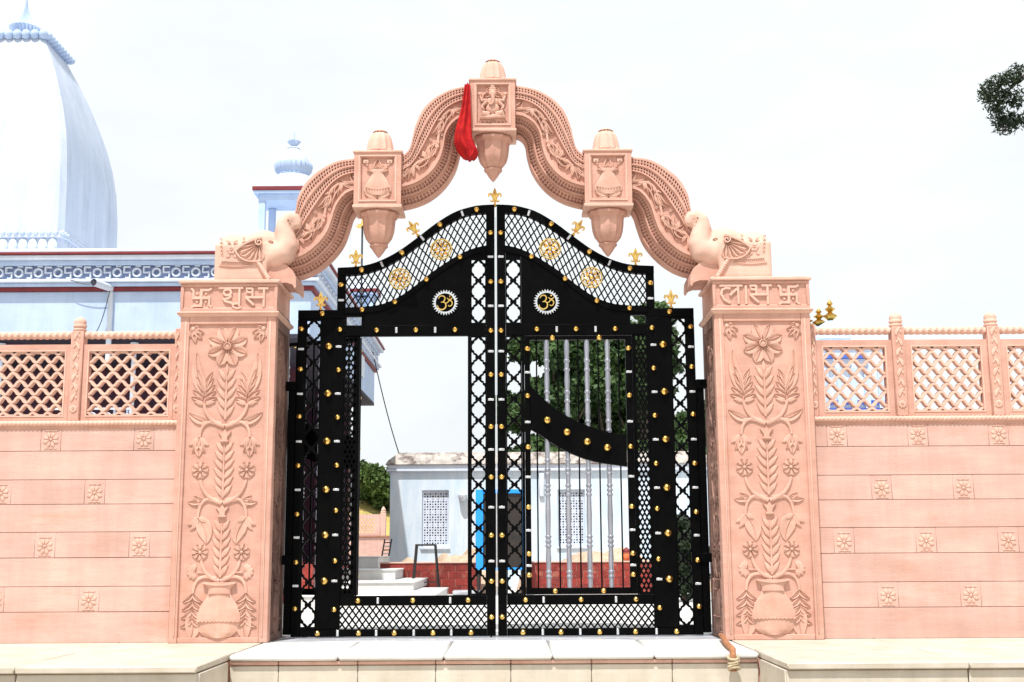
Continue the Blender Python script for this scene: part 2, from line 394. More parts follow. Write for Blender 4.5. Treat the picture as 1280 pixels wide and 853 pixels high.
def pillar_reliefs(panel, org, mats='stone_relief'):
    """carvings of one panel, local to org: x = across, -y = proud, z = up"""
    def sub(name, mb): 
        me = mb.mesh(name, mats, False, 50); o = put(name, me, panel, org); return o
    def both(name, fn):
        for s in (1, -1):
            mb = MB(); fn(mb)
            if s < 0: mb.v = [(-v[0], v[1], v[2]) for v in mb.v]
            sub(name, mb)
    H = .014
    mb = MB(); c = lp(284.4, 432.8); c = (0, c[1]); flower(mb, c, .178, 8, .56, H*1.3, PI/8); mb.ribbon(circ(0, c[1], .028, 14), .008, -.03, 0); sub('carved_flower', mb)
    def corner(mb):
        p = Vector(lp(241, 411))
        mb.dome(p, .02, H, n=8)
        for a, l in ((-20, .10), (-48, .12), (-78, .125), (-105, .08), (10, .06)):
            d = Vector((math.cos(math.radians(a)), math.sin(math.radians(a)))); mb.leaf(p+d*.012, p+d*l, .036, H)
    both('carved_leaf_sprig', corner)
    def palm(mb):
        b = Vector(lp(255.5, 502)); tip = Vector(lp(246, 441))
        mb.leaf(b+Vector((0, .05)), tip, .075, H, bend=.16, n=8, peak=.4)
        for i in range(5):
            z = .04+.048*i
            o = b+Vector((-.012+.0*i, z*.55-.02))
            mb.leaf(o, b+Vector((-.115+.010*i, z*1.25-.015)), .036, H, bend=-.16)
            mb.leaf(o+Vector((.012, 0)), b+Vector((.105-.012*i, z*1.15-.015)), .036, H, bend=.16)
        mb.leaf(b+Vector((-.005, -.03)), b+Vector((-.09, -.005)), .032, H, bend=-.2)
        mb.leaf(b+Vector((.005, -.03)), b+Vector((.09, -.005)), .032, H, bend=.2)
    both('carved_palm_leaf', palm)
    def spine(y0, y1, npair, wide):
        x0, z1 = lp(282, y0); z0 = lp(280, y1)[1]
        mb = MB(); mb.ribbon([(0, z0), (0, z1)], [.022, .010], -.012, 0); sub('carved_stem', mb)
        for k in range(npair):
            z = z0+(z1-z0)*(k+.15)/npair
            for s in (1, -1):
                mb = MB(); mb.leaf((s*.010, z), (s*wide*(.78+.22*math.sin(PI*(k+.5)/npair)), z+(z1-z0)/npair*1.25), .030, H, bend=.14*s); sub('carved_leaf', mb)
    spine(466, 524, 5, .085); spine(557, 622, 6, .088); spine(655, 722, 6, .078)
    mb = MB(); mb.leaf((0, lp(280, 470)[1]), (0, lp(280, 452)[1]), .02, .008); sub('carved_leaf', mb)
    def scroll(mb, yc, left, topy, dropx, dropy):
        zc = lp(280, yc)[1]
        a = lp(*left); mb.ribbon(bez((-.004, zc), (a[0]*.86, zc+.035), (a[0], lp(0+left[0], topy)[1]), 10), [.036-.0014*i for i in range(10)], -.014, 0)
        d = lp(dropx, dropy); mb.ribbon(bez((-.03, zc+.02), (d[0]+.01, zc+.085), (d[0], d[1]), 10), [.031-.0009*i for i in range(10)], -.013, 0)
    both('carved_scroll_stem', lambda mb: scroll(mb, 533, (254.5, 505), 505, 249, 547))
    both('carved_scroll_stem', lambda mb: scroll(mb, 629, (250, 598), 600, 246.5, 648))
    both('carved_scroll_stem', lambda mb: scroll(mb, 727, (251, 702), 701, 240.5, 742))
    def sleaf(mb):
        a = Vector(lp(260.5, 528)); b = Vector(lp(235, 516)); mb.leaf(a, b, .062, H, bend=.12, n=7)
        mb.leaf(a, (a+b)/2+Vector((0, -.05)), .03, H, bend=.1); mb.ribbon([tuple(a), (a.x+.05, a.y-.015)], .014, -.012, 0)
    both('carved_side_leaf', sleaf)
    def tulip(mb, cx, cy, s=1):
        c = Vector(lp(cx, cy))
        mb.leaf(c, c+Vector((0, -.165*s)), .055*s, H, peak=.5)
        for q in (-1, 1):
            mb.leaf(c+Vector((q*.008, 0)), c+Vector((q*.055*s, -.125*s)), .042*s, H, bend=-.18*q)
            mb.leaf(c+Vector((q*.008, .005)), c+Vector((q*.085*s, -.065*s)), .034*s, H, bend=-.22*q)
    both('carved_drooping_leaf', lambda mb: tulip(mb, 248.5, 547))
    both('carved_daisy', lambda mb: flower(mb, lp(249.9, 588), .073, 8, .9, H, PI/8))
    both('carved_daisy', lambda mb: flower(mb, lp(249.5, 690.8), .070, 8, .9, H, PI/8))
    def trefoil(mb):
        b = Vector(lp(253, 626))
        for dx, dz, w in ((-.125, -.012, .045), (-.075, .04, .035), (-.06, -.045, .035)): mb.leaf(b, b+Vector((dx, dz)), w, H, bend=.08)
        mb.ribbon([tuple(b), (b.x+.05, b.y+.002), (b.x+.1, b.y-.01)], .013, -.012, 0)
    both('carved_side_leaf', trefoil)
    def fan(mb):
        b = Vector(lp(246, 716))
        for k in range(6):
            a = math.radians(100+32*k); d = Vector((math.cos(a), math.sin(a))); mb.leaf(b+Vector((-.02, .006)), b+Vector((-.02, .006))+d*.068, .034, H, peak=.6)
        mb.ribbon([tuple(b), (b.x+.05, b.y), (b.x+.11, b.y-.03)], .013, -.012, 0)
    both('carved_half_flower', fan)
    def bigdroop(mb):
        c = Vector(lp(247, 648)); mb.leaf(c, c+Vector((.075, -.21)), .10, H, bend=.22, n=8)
        for dx, dz in ((-.085, -.055), (-.055, -.02), (.075, -.035), (-.06, -.10)): mb.leaf(c, c+Vector((dx, dz)), .034, H, bend=.15)
    both('carved_drooping_leaf', bigdroop)
    def longdroop(mb):
        c = Vector(lp(240.5, 742)); mb.leaf(c+Vector((0, -.13)), c+Vector((-.01, -.385)), .105, H, bend=.14, n=8)
        for k, z in enumerate((0, -.065, -.13, -.2)):
            for q in (-1, 1): mb.leaf(c+Vector((0, z)), c+Vector((q*(.082+.004*k), z-.07)), .036, H, bend=-.2*q)
    both('carved_hanging_leaf', longdroop)
    for cy, s in ((546, 1), (640, 1)):
        z = lp(280, cy)[1]; mb = MB()
        mb.prism([[(-.028, z-.05), (.028, z-.05), (.03, z-.03), (.022, z-.025), (.024, z), (.055, z+.045), (.02, z+.03), (0, z+.06), (-.02, z+.03), (-.055, z+.045), (-.024, z), (-.022, z-.025), (-.03, z-.03)]], -.016, 0)
        mb.ribbon([(-.034, z-.035), (.034, z-.035)], .014, -.024, 0); sub('carved_bud', mb)
    # pot
    zt, zb = lp(276, 728)[1], lp(272, 798)[1]; hgt = zt-zb
    prof = [(.135, 1), (.128, .965), (.095, .90), (.088, .82), (.10, .74), (.15, .58), (.176, .40), (.178, .27), (.155, .12), (.10, .02), (.04, .0)]
    outl = [(r, zb+hgt*t) for r, t in prof]+[(-r, zb+hgt*t) for r, t in reversed(prof)]
    vs = []; fs = []
    cols = 9
    for r, t in prof:
        for i in range(cols):
            k = -1+2*i/(cols-1); vs.append((r*k, -.010-.022*math.sqrt(max(0, 1-k*k*.96)), zb+hgt*t))
    for j in range(len(prof)-1):
        for i in range(cols-1):
            a = j*cols+i; fs.append((a, a+1, a+cols+1, a+cols))
    mb = MB(); mb.add(vs, fs); mb.prism([outl], -.012, 0)
    mb.ribbon(bez((-.135, zt-.004), (0, zt-.045), (.135, zt-.004), 12), .014, -.038, 0)
    sub('carved_pot', mb)
    for zz, r in ((zb+hgt*.80, .085), (zb+hgt*.30, .172)):
        mb = MB(); mb.ribbon([(x, zz+.005*math.sin(i*PI/1.0+.5*PI)) for i, x in enumerate([-r+2*r*j/22 for j in range(23)])], .009, -.038, -.01); sub('carved_wavy_band', mb)

LET_H = .20
def ms(pts, ox, oz, sx, sz): return [(ox+p[0]*sx, oz+p[1]*sz) for p in pts]
def swastik(mb, cx, cz, s):
    w = .024; y0, y1 = -.016, 0
    mb.ribbon([(cx-s, cz), (cx+s, cz)], w, y0, y1); mb.ribbon([(cx, cz-s), (cx, cz+s)], w, y0-.0015, y1)
    mb.ribbon([(cx, cz+s-.010), (cx+s*.8, cz+s-.010), (cx+s*1.1, cz+s+.006)], w*.9, y0+.001, y1)
    mb.ribbon([(cx+s-.010, cz), (cx+s-.010, cz-s*.8), (cx+s*1.15, cz-s*1.08)], w*.9, y0+.001, y1)
    mb.ribbon([(cx, cz-s+.010), (cx-s*.8, cz-s+.010), (cx-s*1.1, cz-s-.006)], w*.9, y0+.001, y1)
    mb.ribbon([(cx-s+.010, cz), (cx-s+.010, cz+s*.8), (cx-s*1.15, cz+s*1.08)], w*.9, y0+.001, y1)
    for a in (-1, 1):
        for b in (-1, 1): mb.dome((cx+a*s*.48, cz+b*s*.46), .012, .014, n=8)
def letter(strokes, cx, cz, sx, sz, w=.022):
    mb = MB()
    for i, st in enumerate(strokes): mb.ribbon(ms(st, cx, cz, sx, sz), w, -.016-.0012*i, 0)
    return mb
# strokes on a -1..1 grid
L_SHA = [[(-1, .92), (1, .92)], circ(-.28, .48, .30, 12, PI*.9, -PI*1.1), [(-.05, .3), (.0, .08), (-.2, -.12), (-.62, -.22), (-.45, -.38), (.05, -.55), (.28, -.8)],
         [(.7, .92), (.7, -.9)]]
L_U = [[(.7, -.62), (.3, -.66), (.18, -.95), (.55, -1.12), (.9, -.98)]]
L_BHA = [[(.1, .92), (1, .92)], [(.62, .92), (.62, -.95)], [(-.35, .9), (-.9, .9), (-.8, .55), (-.35, .5)], [(-.35, .92), (-.35, .1)], [(-.95, .02), (.62, .02)], [(-.9, .02), (-.2, -.75)]]
L_LA = [[(-1, .92), (1, .92)], [(.55, .62), (.1, .2), (-.1, -.05)], [(-.05, .62), (-.4, .7), (-.78, .5), (-.85, .05), (-.62, -.45), (-.1, -.82)], [(.62, .92), (.62, -.9)]]
L_AA = [[(0, .92), (0, -.9)]]

def make_pillar(sgn):
    side = 'left' if sgn < 0 else 'right'
    cx = sgn*PC; x0, x1 = cx-.405, cx+.405; D = .66
    lab = 'pink carved sandstone gate pillar left of the black gate, swastika first then letters on its cap' if sgn < 0 else \
          'pink carved sandstone gate pillar right of the black gate, letters first then swastika on its cap'
    root = thing('gate_pillar', (cx, .33, 0), lab, 'pillar', 'sandstone pillars of the gateway')
    B = MB().box(x0+.02, x1-.02, .02, D-.02, .001, 2.78)
    part('shaft', B, 'stone', root)
    # frame plates round recessed panel, front and inner side
    hw, zb, zt = .33, .045, 2.635
    for nm, b in (('corner_strip', (x0, cx-hw, 0, .022, .001, 2.78)), ('corner_strip', (cx+hw, x1, 0, .022, .001, 2.78)),
                  ('panel_border', (cx-hw, cx+hw, .001, .022, .001, zb)), ('panel_border', (cx-hw, cx+hw, .001, .022, zt, 2.78))):
        part(nm, MB().box(*b, c=.005), 'stone', root)
    for q in (-1, 1): part('bead_strip', MB().box(cx+q*(hw+.028)-.006, cx+q*(hw+.028)+.006, -.008, .001, .05, 2.66, .004), 'stone_pale', root)
    # front carved panel
    pn = part('carved_panel', MB().box(cx-hw, cx+hw, .018, .024, zb, zt), 'stone', root, org=(cx, .018, 0))
    LEAF_W[0] = 1.32; pillar_reliefs(pn, Vector((cx, .018, 0))); LEAF_W[0] = 1
    # side faces
    for q in (-1, 1):
        xs = cx+q*.405
        for b in ((0.023, .10, .001, 2.78), (D-.09, D, .001, 2.78), (.10, D-.09, .001, .06), (.10, D-.09, 2.62, 2.78)):
            part('side_border', MB().box(xs-q*.021, xs, b[0], b[1], b[2], b[3], c=.004), 'stone_side' if q == -sgn and b[0] > .05 else 'stone', root)
    q = -sgn; xs = cx+q*.387
    rz = PI/2 if q > 0 else -PI/2
    p2 = put('carved_panel', MB().box(-.23, .23, 0, .006, .06, 2.62).mesh('carved_side_panel', 'stone_side'), root, (xs, .335, 0), rot=(0, 0, rz))
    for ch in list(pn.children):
        c = ch.copy(); COL.objects.link(c); c.parent = p2; c.location = (0, 0, 0); c.scale = (.70, 1, 1); c.data = side_copy(ch.data)
    # moulding, cap block and top slab
    def frustum(xa, ya, za, xb, yb, zb_):
        vs = [(cx-xa, .33-ya, za), (cx+xa, .33-ya, za), (cx+xa, .33+ya, za), (cx-xa, .33+ya, za), (cx-xb, .33-yb, zb_), (cx+xb, .33-yb, zb_), (cx+xb, .33+yb, zb_), (cx-xb, .33+yb, zb_)]
        return MB().add(vs, [(0, 1, 5, 4), (1, 2, 6, 5), (2, 3, 7, 6), (3, 0, 4, 7), (3, 2, 1, 0), (4, 5, 6, 7)])
    m = frustum(.410, .335, 2.7, .434, .360, 2.722); m.box(cx-.434, cx+.434, -.03, .69, 2.7225, 2.742, .006)
    part('moulding', m, 'stone_pale', root)
    part('cap_block', MB().box(cx-.400, cx+.400, .008, .652, 2.70, 2.99), 'stone', root)
    for b in ((cx-.412, cx+.412, -.006, .02, 2.743, 2.772), (cx-.412, cx+.412, -.006, .02, 2.958, 2.985), (cx-.412, cx-.386, -.007, .02, 2.77, 2.96), (cx+.386, cx+.412, -.007, .02, 2.77, 2.96)):
        part('cap_border', MB().box(*b, c=.004), 'stone', root)
    part('cap_slab', MB().box(cx-.430, cx+.430, -.026, .686, 2.986, 3.018, .008), 'stone_pale', root)
    # letters
    zc = 2.862
    def put_letter(mb): 
        mb.v = [(v[0], v[1]+.009, v[2]) for v in mb.v]; part('carved_letter', mb, 'stone_pale', root, smooth=30)
    if sgn < 0:
        mb = MB(); swastik(mb, cx-.235, zc, .078); mb.v = [(v[0], v[1]+.009, v[2]) for v in mb.v]; part('carved_swastika', mb, 'stone_pale', root, smooth=30)
        put_letter(letter(L_SHA+L_U, cx+.015, zc+.005, .105, .088)); put_letter(letter(L_BHA, cx+.235, zc, .10, .088))
    else:
        put_letter(letter(L_LA, cx-.255, zc, .098, .088)); put_letter(letter(L_AA, cx-.128, zc, .1, .088)); put_letter(letter(L_BHA, cx-.005, zc, .098, .088))
        mb = MB(); swastik(mb, cx+.235, zc, .078); mb.v = [(v[0], v[1]+.009, v[2]) for v in mb.v]; part('carved_swastika', mb, 'stone_pale', root, smooth=30)
    return root
make_pillar(-1); make_pillar(1)

# ------------------------------------------------------------------ boundary walls with jali parapets
ZC = [0, .25, .455, .69, .90, 1.13, 1.335, 1.575, 1.79]
def rosette_mesh():
    mb = MB()
    for k in range(8):
        a = PI/8+PI*k/4; d = Vector((math.cos(a), math.sin(a)))
        mb.leaf(d*.014, d*.068, .033, .010, y=0, n=5, peak=.6)
    mb.dome((0, 0), .012, .012, n=8)
    for q in (-1, 1): mb.ribbon([(-.05, q*.076), (-.018, q*.071), (0, q*.076), (.018, q*.071), (.05, q*.076)], .006, -.006, 0)
    return mb.mesh('rosette', 'stone_pale')
ROS = rosette_mesh()
def rope(x0, x1, y, z, r, pitch, strands=2, amp=.16, n=12):
    mb = MB(); steps = int((x1-x0)/(pitch/10)); vs = []; fs = []
    for i in range(steps+1):
        x = x0+(x1-x0)*i/steps
        for k in range(n):
            a = 2*PI*k/n; rr = r*(1-amp*(abs(math.cos(strands*.5*a+PI*x/pitch))**3)*1.2)
            vs.append((x, y+rr*math.cos(a), z+rr*math.sin(a)))
    for i in range(steps):
        for k in range(n):
            a, b = i*n+k, i*n+(k+1) % n; fs.append((a, b, b+n, a+n))
    fs.append(tuple(range(n))); fs.append(tuple(range(steps*n, steps*n+n)))
    return mb.add(vs, fs)
def wall(sgn):
    side = 'left' if sgn < 0 else 'right'
    YF = .10; xin = 2.672; xout = 7.6
    root = thing('boundary_wall', (sgn*4.5, .25, 0), 'pink stone wall with rosettes and pierced parapet, %s of the gateway' % side, 'wall', 'sandstone boundary walls')
    part('wall_core', MB().box(sgn*xin, sgn*xout, YF+.02, YF+.26, .001, 1.80), 'stone_wall2', root)
    if sgn < 0: ros = {1: (3.359, .785), 3: (2.963, .785), 5: (3.357, .785), 7: (2.964, .785)}
    else: ros = {1: (3.231, .682), 3: (2.891, .682), 5: (3.228, .684), 7: (2.876, .681)}
    g = .0022; rnd = random.Random(3+sgn)
    for ci in range(8):
        za, zb = ZC[ci]+g, ZC[ci+1]-g
        if ci in ros:
            x0, sp = ros[ci]; hwd = .085; edges = []; xr = x0
            cur = xin
            while cur < xout:
                if xr-hwd > cur+.02: edges.append((cur, xr-hwd, 0))
                if xr+hwd > xout: break
                edges.append((max(cur, xr-hwd), xr+hwd, xr)); cur = xr+hwd; xr += sp
            for a, b, r in edges:
                y = YF+rnd.uniform(-.0015, .0015)
                if r:
                    t = part('rosette_tile', MB().box(sgn*(a+.001), sgn*(b-.001), y+.001, YF+.025, za, zb, .002), 'stone_wall', root)
                    put('rosette', ROS, t, (sgn*r, y+.002, (za+zb)/2-.01))
                else: part('stone_block', MB().box(sgn*(a+.0006), sgn*(b-.0006), y, YF+.025, za, zb, .002), 'stone_wall', root)
        else:
            cur = xin; k = 0
            while cur < xout:
                w = (2.3, 2.9, 2.0, 2.6)[(k+ci) % 4]; e = min(cur+w, xout)
                y = YF+rnd.uniform(-.0015, .0015)
                part('stone_block', MB().box(sgn*(cur+.0006), sgn*(e-.0006), y, YF+.025, za, zb, .002), 'stone_wall', root); cur = e; k += 1
    part('scalloped_fringe', MB().prism([[(sgn*xin, 1.79), (sgn*xout, 1.79)]+[(sgn*(xout-.0175*i*1.0), 1.768-.010*abs(math.sin(i*PI/2))) for i in range(int((xout-xin)/.0175))]], YF-.006, YF+.01), 'stone', root, smooth=0)
    a, b = sorted((sgn*xin, sgn*xout))
    part('rope_moulding', rope(a, b, YF-.005, 1.808, .024, .036), 'stone_pale', root)
    part('ledge', MB().box(sgn*xin, sgn*xout, YF+.01, YF+.25, 1.80, 1.828, .004), 'stone', root)
    # parapet posts
    if sgn < 0: posts = [3.573+.835*k for k in range(5)]
    else: posts = [3.442+.815*k for k in range(5)]
    YP = YF+.055
    first = None
    pm = MB().box(-.052, .052, -.06, .06, 1.828, 2.60, .008); pm = pm.mesh('post', 'stone')
    fin = MB().lathe([(.05, 0), (.056, .008), (.058, .022), (.05, .03), (.046, .036), (.056, .046), (.057, .06), (.05, .07), (.052, .085), (.05, .10), (.038, .118), (.018, .13), (.004, .138)], n=20).mesh('post_finial', 'stone_pale')
    carve = MB()
    z = 1.87
    k = 0
    while z < 2.52:
        if k == 0: flower(carve, (0, z+.06), .035, 8, .9, .010, PI/8); z += .12
        else:
            s = 1 if k % 2 else -1
            carve.leaf((-.02*s, z), (.024*s, z+.075), .030, .010, bend=.35*s); carve.leaf((.022*s, z+.02), (.002*s, z+.06), .016, .008, bend=-.2*s); z += .088
        k += 1
    carve = carve.mesh('post_carving', 'stone_pale')
    for p in posts:
        o = put('post', pm, root, (sgn*p, YP, 0)); put('post_finial', fin, o, (sgn*p, YP, 2.598)); put('post_carving', carve, o, (sgn*p, YP-.059, 0))
    hp = part('half_post', MB().box(sgn*(xin-.01), sgn*(xin+.065), YP-.06, YP+.06, 1.828, 2.62, .008), 'stone', root)
    put('post_carving', carve, hp, (sgn*(xin+.032), YP-.059, 0)).scale = (.7, 1, 1)
    # panels
    es = [xin+.065]+[q for p in posts for q in (p-.053, p+.053)]+[xout]
    for i in range(0, len(es)-1, 2):
        xa, xb = es[i]+.001, es[i+1]-.001
        if xb-xa < .2: continue
        s0, s1 = sorted((sgn*xa, sgn*xb)); bw = .062 if sgn > 0 else .05
        o0, o1 = s0+bw, s1-bw; z0, z1 = 1.878, 2.428
        f = part('jali_panel', MB().prism([[(s0, 1.8285), (s1, 1.8285), (s1, 2.488), (s0, 2.488)], [(o0, z0), (o1, z0), (o1, z1), (o0, z1)]], YP-.035, YP+.035), 'stone', root, smooth=0)
        part('inner_rim', MB().prism([[(o0-.012, z0-.012), (o1+.012, z0-.012), (o1+.012, z1+.012), (o0-.012, z1+.012)], [(o0, z0), (o1, z0), (o1, z1), (o0, z1)]], YP-.039, YP-.034), 'stone_pale', f, smooth=0)
        n = 9; lam = (o1-o0)/round((o1-o0)/.126); rowp = (z1-z0)/(n-1)
        for r in range(n):
            zc = z0+rowp*r; pts = []
            m = int((o1-o0)/.009)
            for j in range(m+1):
                x = o0+(o1-o0)*j/m; ph = 2*PI*(x-o0)/lam+(PI if r % 2 else 0)
                w = math.cos(ph); w = math.copysign(abs(w)**.8, w)
                zz = zc+.0245*w
                pts.append((x, min(max(zz, z0), z1)))
            mb = MB(); mb.ribbon(pts, .026, YP-.028, YP+.028); part('lattice_bar', mb, 'stone_pale', f, smooth=50)
        part('rope_rail', rope(s0, s1, YP, 2.572, .036, .055, amp=.2), 'stone_pale', root)
    return root
wall(-1); wall(1)

# ------------------------------------------------------------------ carved arch
AX = -.018
arch = thing('carved_arch', (AX, .33, 3.02), 'pink sandstone serpentine arch with three carved boxes and hanging buds above the black gate', 'arch')
def spline(pts, n):
    P = [Vector(p) for p in pts]; P = [P[0]*2-P[1]]+P+[P[-1]*2-P[-2]]
    raw = []
    for i in range(1, len(P)-2):
        for k in range(12):
            t = k/12; a, b, c, d = P[i-1], P[i], P[i+1], P[i+2]
            raw.append(.5*((2*b)+(c-a)*t+(2*a-5*b+4*c-d)*t*t+(3*b-a-3*c+d)*t**3))
    raw.append(P[-2])
    ln = [0]
    for a, b in zip(raw, raw[1:]): ln.append(ln[-1]+(b-a).length)
    out = []; j = 0
    for i in range(n):
        s = ln[-1]*i/(n-1)
        while j < len(ln)-2 and ln[j+1] < s: j += 1
        t = (s-ln[j])/max(1e-9, ln[j+1]-ln[j]); out.append(raw[j].lerp(raw[j+1], min(1, t)))
    return out, ln[-1]
def curve(pts, n): return spline(pts, n)
SEG_UP = ([(.11, 4.83), (.19, 4.825), (.36, 4.793), (.505, 4.72), (.617, 4.61), (.685, 4.46), (.712, 4.34), (.742, 4.235), (.825, 4.165), (.93, 4.15)],
          [(.11, 4.552), (.19, 4.548), (.29, 4.525), (.375, 4.455), (.42, 4.36), (.437, 4.25), (.475, 4.13), (.56, 4.01), (.68, 3.925), (.825, 3.882), (.93, 3.872)])
SEG_LO = ([(1.10, 4.16), (1.20, 4.155), (1.377, 4.13), (1.523, 4.052), (1.647, 3.937), (1.713, 3.806), (1.731, 3.70), (1.76, 3.58), (1.83, 3.50), (1.93, 3.46)],
          [(1.10, 3.885), (1.20, 3.868), (1.30, 3.825), (1.375, 3.72), (1.412, 3.60), (1.45, 3.49), (1.515, 3.395), (1.62, 3.30), (1.74, 3.245), (1.93, 3.215)])
ROWS = [(.075, .125), (.15, .20), (.29, .34), (.365, .415)]       # dot rows on the face, as fractions of the face width
def arch_segment(seg, seed):
    NP = 90
    (O, lo), (I, li) = curve(seg[0], NP), curve(seg[1], NP)
    T = [Vector((.0, 0))]*NP
    # cross-section: (fraction across face (0 outer..1 inner) or extra normal distance past the inner edge, y)
    yF = .18; gr = .016
    prof = [(0, 0, .47), (0, 0, yF+.008), (.03, 0, yF)]
    for i, (a, b) in enumerate(ROWS):
        prof += [(a, 0, yF), (a, 0, yF+gr+.006), (b, 0, yF+gr+.006), (b, 0, yF)]
        if i == 1: prof += [(.215, 0, yF), (.225, 0, yF-.010), (.262, 0, yF-.010), (.272, 0, yF)]
    prof += [(.435, 0, yF-.006), (.455, 0, yF-.006), (.46, 0, yF+.024), (.90, 0, yF+.024), (.915, 0, yF-.008), (1, 0, yF-.008), (1, 0, yF+.020), (1, -.006, yF+.045)]
    def tier(e0, yy):       # sloping moulding with two drilled rows, then a raised lip
        return [(1, e0, yy), (1, e0+.006, yy+.004), (1, e0+.006, yy+.022), (1, e0+.024, yy+.034), (1, e0+.024, yy+.016), (1, e0+.029, yy+.020), (1, e0+.029, yy+.038),
                (1, e0+.047, yy+.050), (1, e0+.047, yy+.032), (1, e0+.050, yy+.020), (1, e0+.060, yy+.016), (1, e0+.066, yy+.024), (1, e0+.066, yy+.060)]
    prof += tier(.002, yF+.060)+tier(.066, yF+.150)+[(1, .134, .47)]
    K = len(prof)
    def P(i, u, e, y):
        o, n_ = O[i], I[i]; d = n_-o
        a = I[max(i-1, 0)]; b = I[min(i+1, NP-1)]; tg = (b-a).normalized(); nn = Vector((tg.y, -tg.x))
        if nn.dot(d) < 0: nn = -nn
        q = o+d*u+nn*e
        return (AX+q.x, y, q.y)
    vs = []; fs = []
    for i in range(NP):
        for u, e, y in prof: vs.append(P(i, u, e, y))
    for i in range(NP-1):
        for k in range(K):
            a, b = i*K+k, i*K+(k+1) % K; fs.append((a, b, b+K, a+K))
    fs.append(tuple(range(K))); fs.append(tuple(range((NP-1)*K, NP*K)))
    body = part('arch_segment', MB().add(vs, fs), 'stone', arch, smooth=35)
    # bars across the grooves leave rows of small square holes
    mb = MB()
    def Pf(s, u, e, y):
        i = min(NP-2, max(0, int(s))); t = s-i
        a = Vector(P(i, u, e, y)); b = Vector(P(i+1, u, e, y)); return a.lerp(b, t)
    nb = int((lo+li)/2/.0275)
    rows = [(a, b, 0, 0, yF+.0012, yF+.0012) for a, b in ROWS]
    for e0, yy in ((.002, yF+.060), (.066, yF+.150)): rows += [(1, 1, e0+.006, e0+.024, yy+.0055, yy+.0175), (1, 1, e0+.029, e0+.047, yy+.0215, yy+.0335)]
    for ri, (ua, ub, ea, eb, y, y2) in enumerate(rows):
        for j in range(nb):
            s0 = (NP-1)*j/nb; s1 = s0+(NP-1)/nb*.45
            c = [Pf(s0, ua, ea, y), Pf(s1, ua, ea, y), Pf(s1, ub, eb, y2), Pf(s0, ub, eb, y2)]
            mb.add(c+[v+Vector((0, .016, 0)) for v in c], [(0, 1, 2, 3), (0, 4, 5, 1), (1, 5, 6, 2), (2, 6, 7, 3), (3, 7, 4, 0)])
    part('dotted_border', mb, 'stone', body, smooth=0, kind='stuff')
    # scrolling vine
    rnd = random.Random(seed)
    yv = yF+.024
    def U(s, u): 
        p = Pf(s*(NP-1), u, 0, yv); return Vector((p.x, p.z))
    mb = MB(); pts = []; n = 70; waves = 2.1
    for k in range(n+1):
        t = k/n; pts.append(tuple(U(t*.98+.01, .68+.12*math.sin(2*PI*waves*t+.8))))
    mb.ribbon(pts, .024, yv-.020, yv+.002); part('carved_vine', mb, 'stone_relief', body)
    J = 7
    for j in range(J):
        t = (j+.4)/J; s = 1 if j % 2 else -1
        b = U(t, .68+.12*math.sin(2*PI*waves*t+.8))
        mb = MB()
        for dt, du, w, bend in ((.17, .17, .050, .35), (.13, .04, .044, .25), (.07, .20, .042, .4), (.015, .17, .034, .25), (-.04, .13, .028, -.25)):
            e = U(min(.995, max(.005, t+dt)), min(.88, max(.48, .68+s*du)))
            mb.leaf(b, e, w, .026, bend=bend*s, y=yv, n=6, groove=.25)
        c = U(min(.99, t+.05), .68-s*.13); mb.ribbon([(c.x+.016*(1-k/14)*math.cos(k*.75), c.y+.016*(1-k/14)*math.sin(k*.75)) for k in range(13)], .008, yv-.014, yv)
        part('carved_acanthus', mb, 'stone_relief', body)
for sgn in (1, -1):
    # mirrored about the arch axis
    SX[0] = sgn
    if sgn < 0: AX_save = AX; AX = -AX
    LEAF_W[0] = 1.25; arch_segment(SEG_UP, 1); arch_segment(SEG_LO, 2); LEAF_W[0] = 1
    if sgn < 0: AX = AX_save
SX[0] = 1

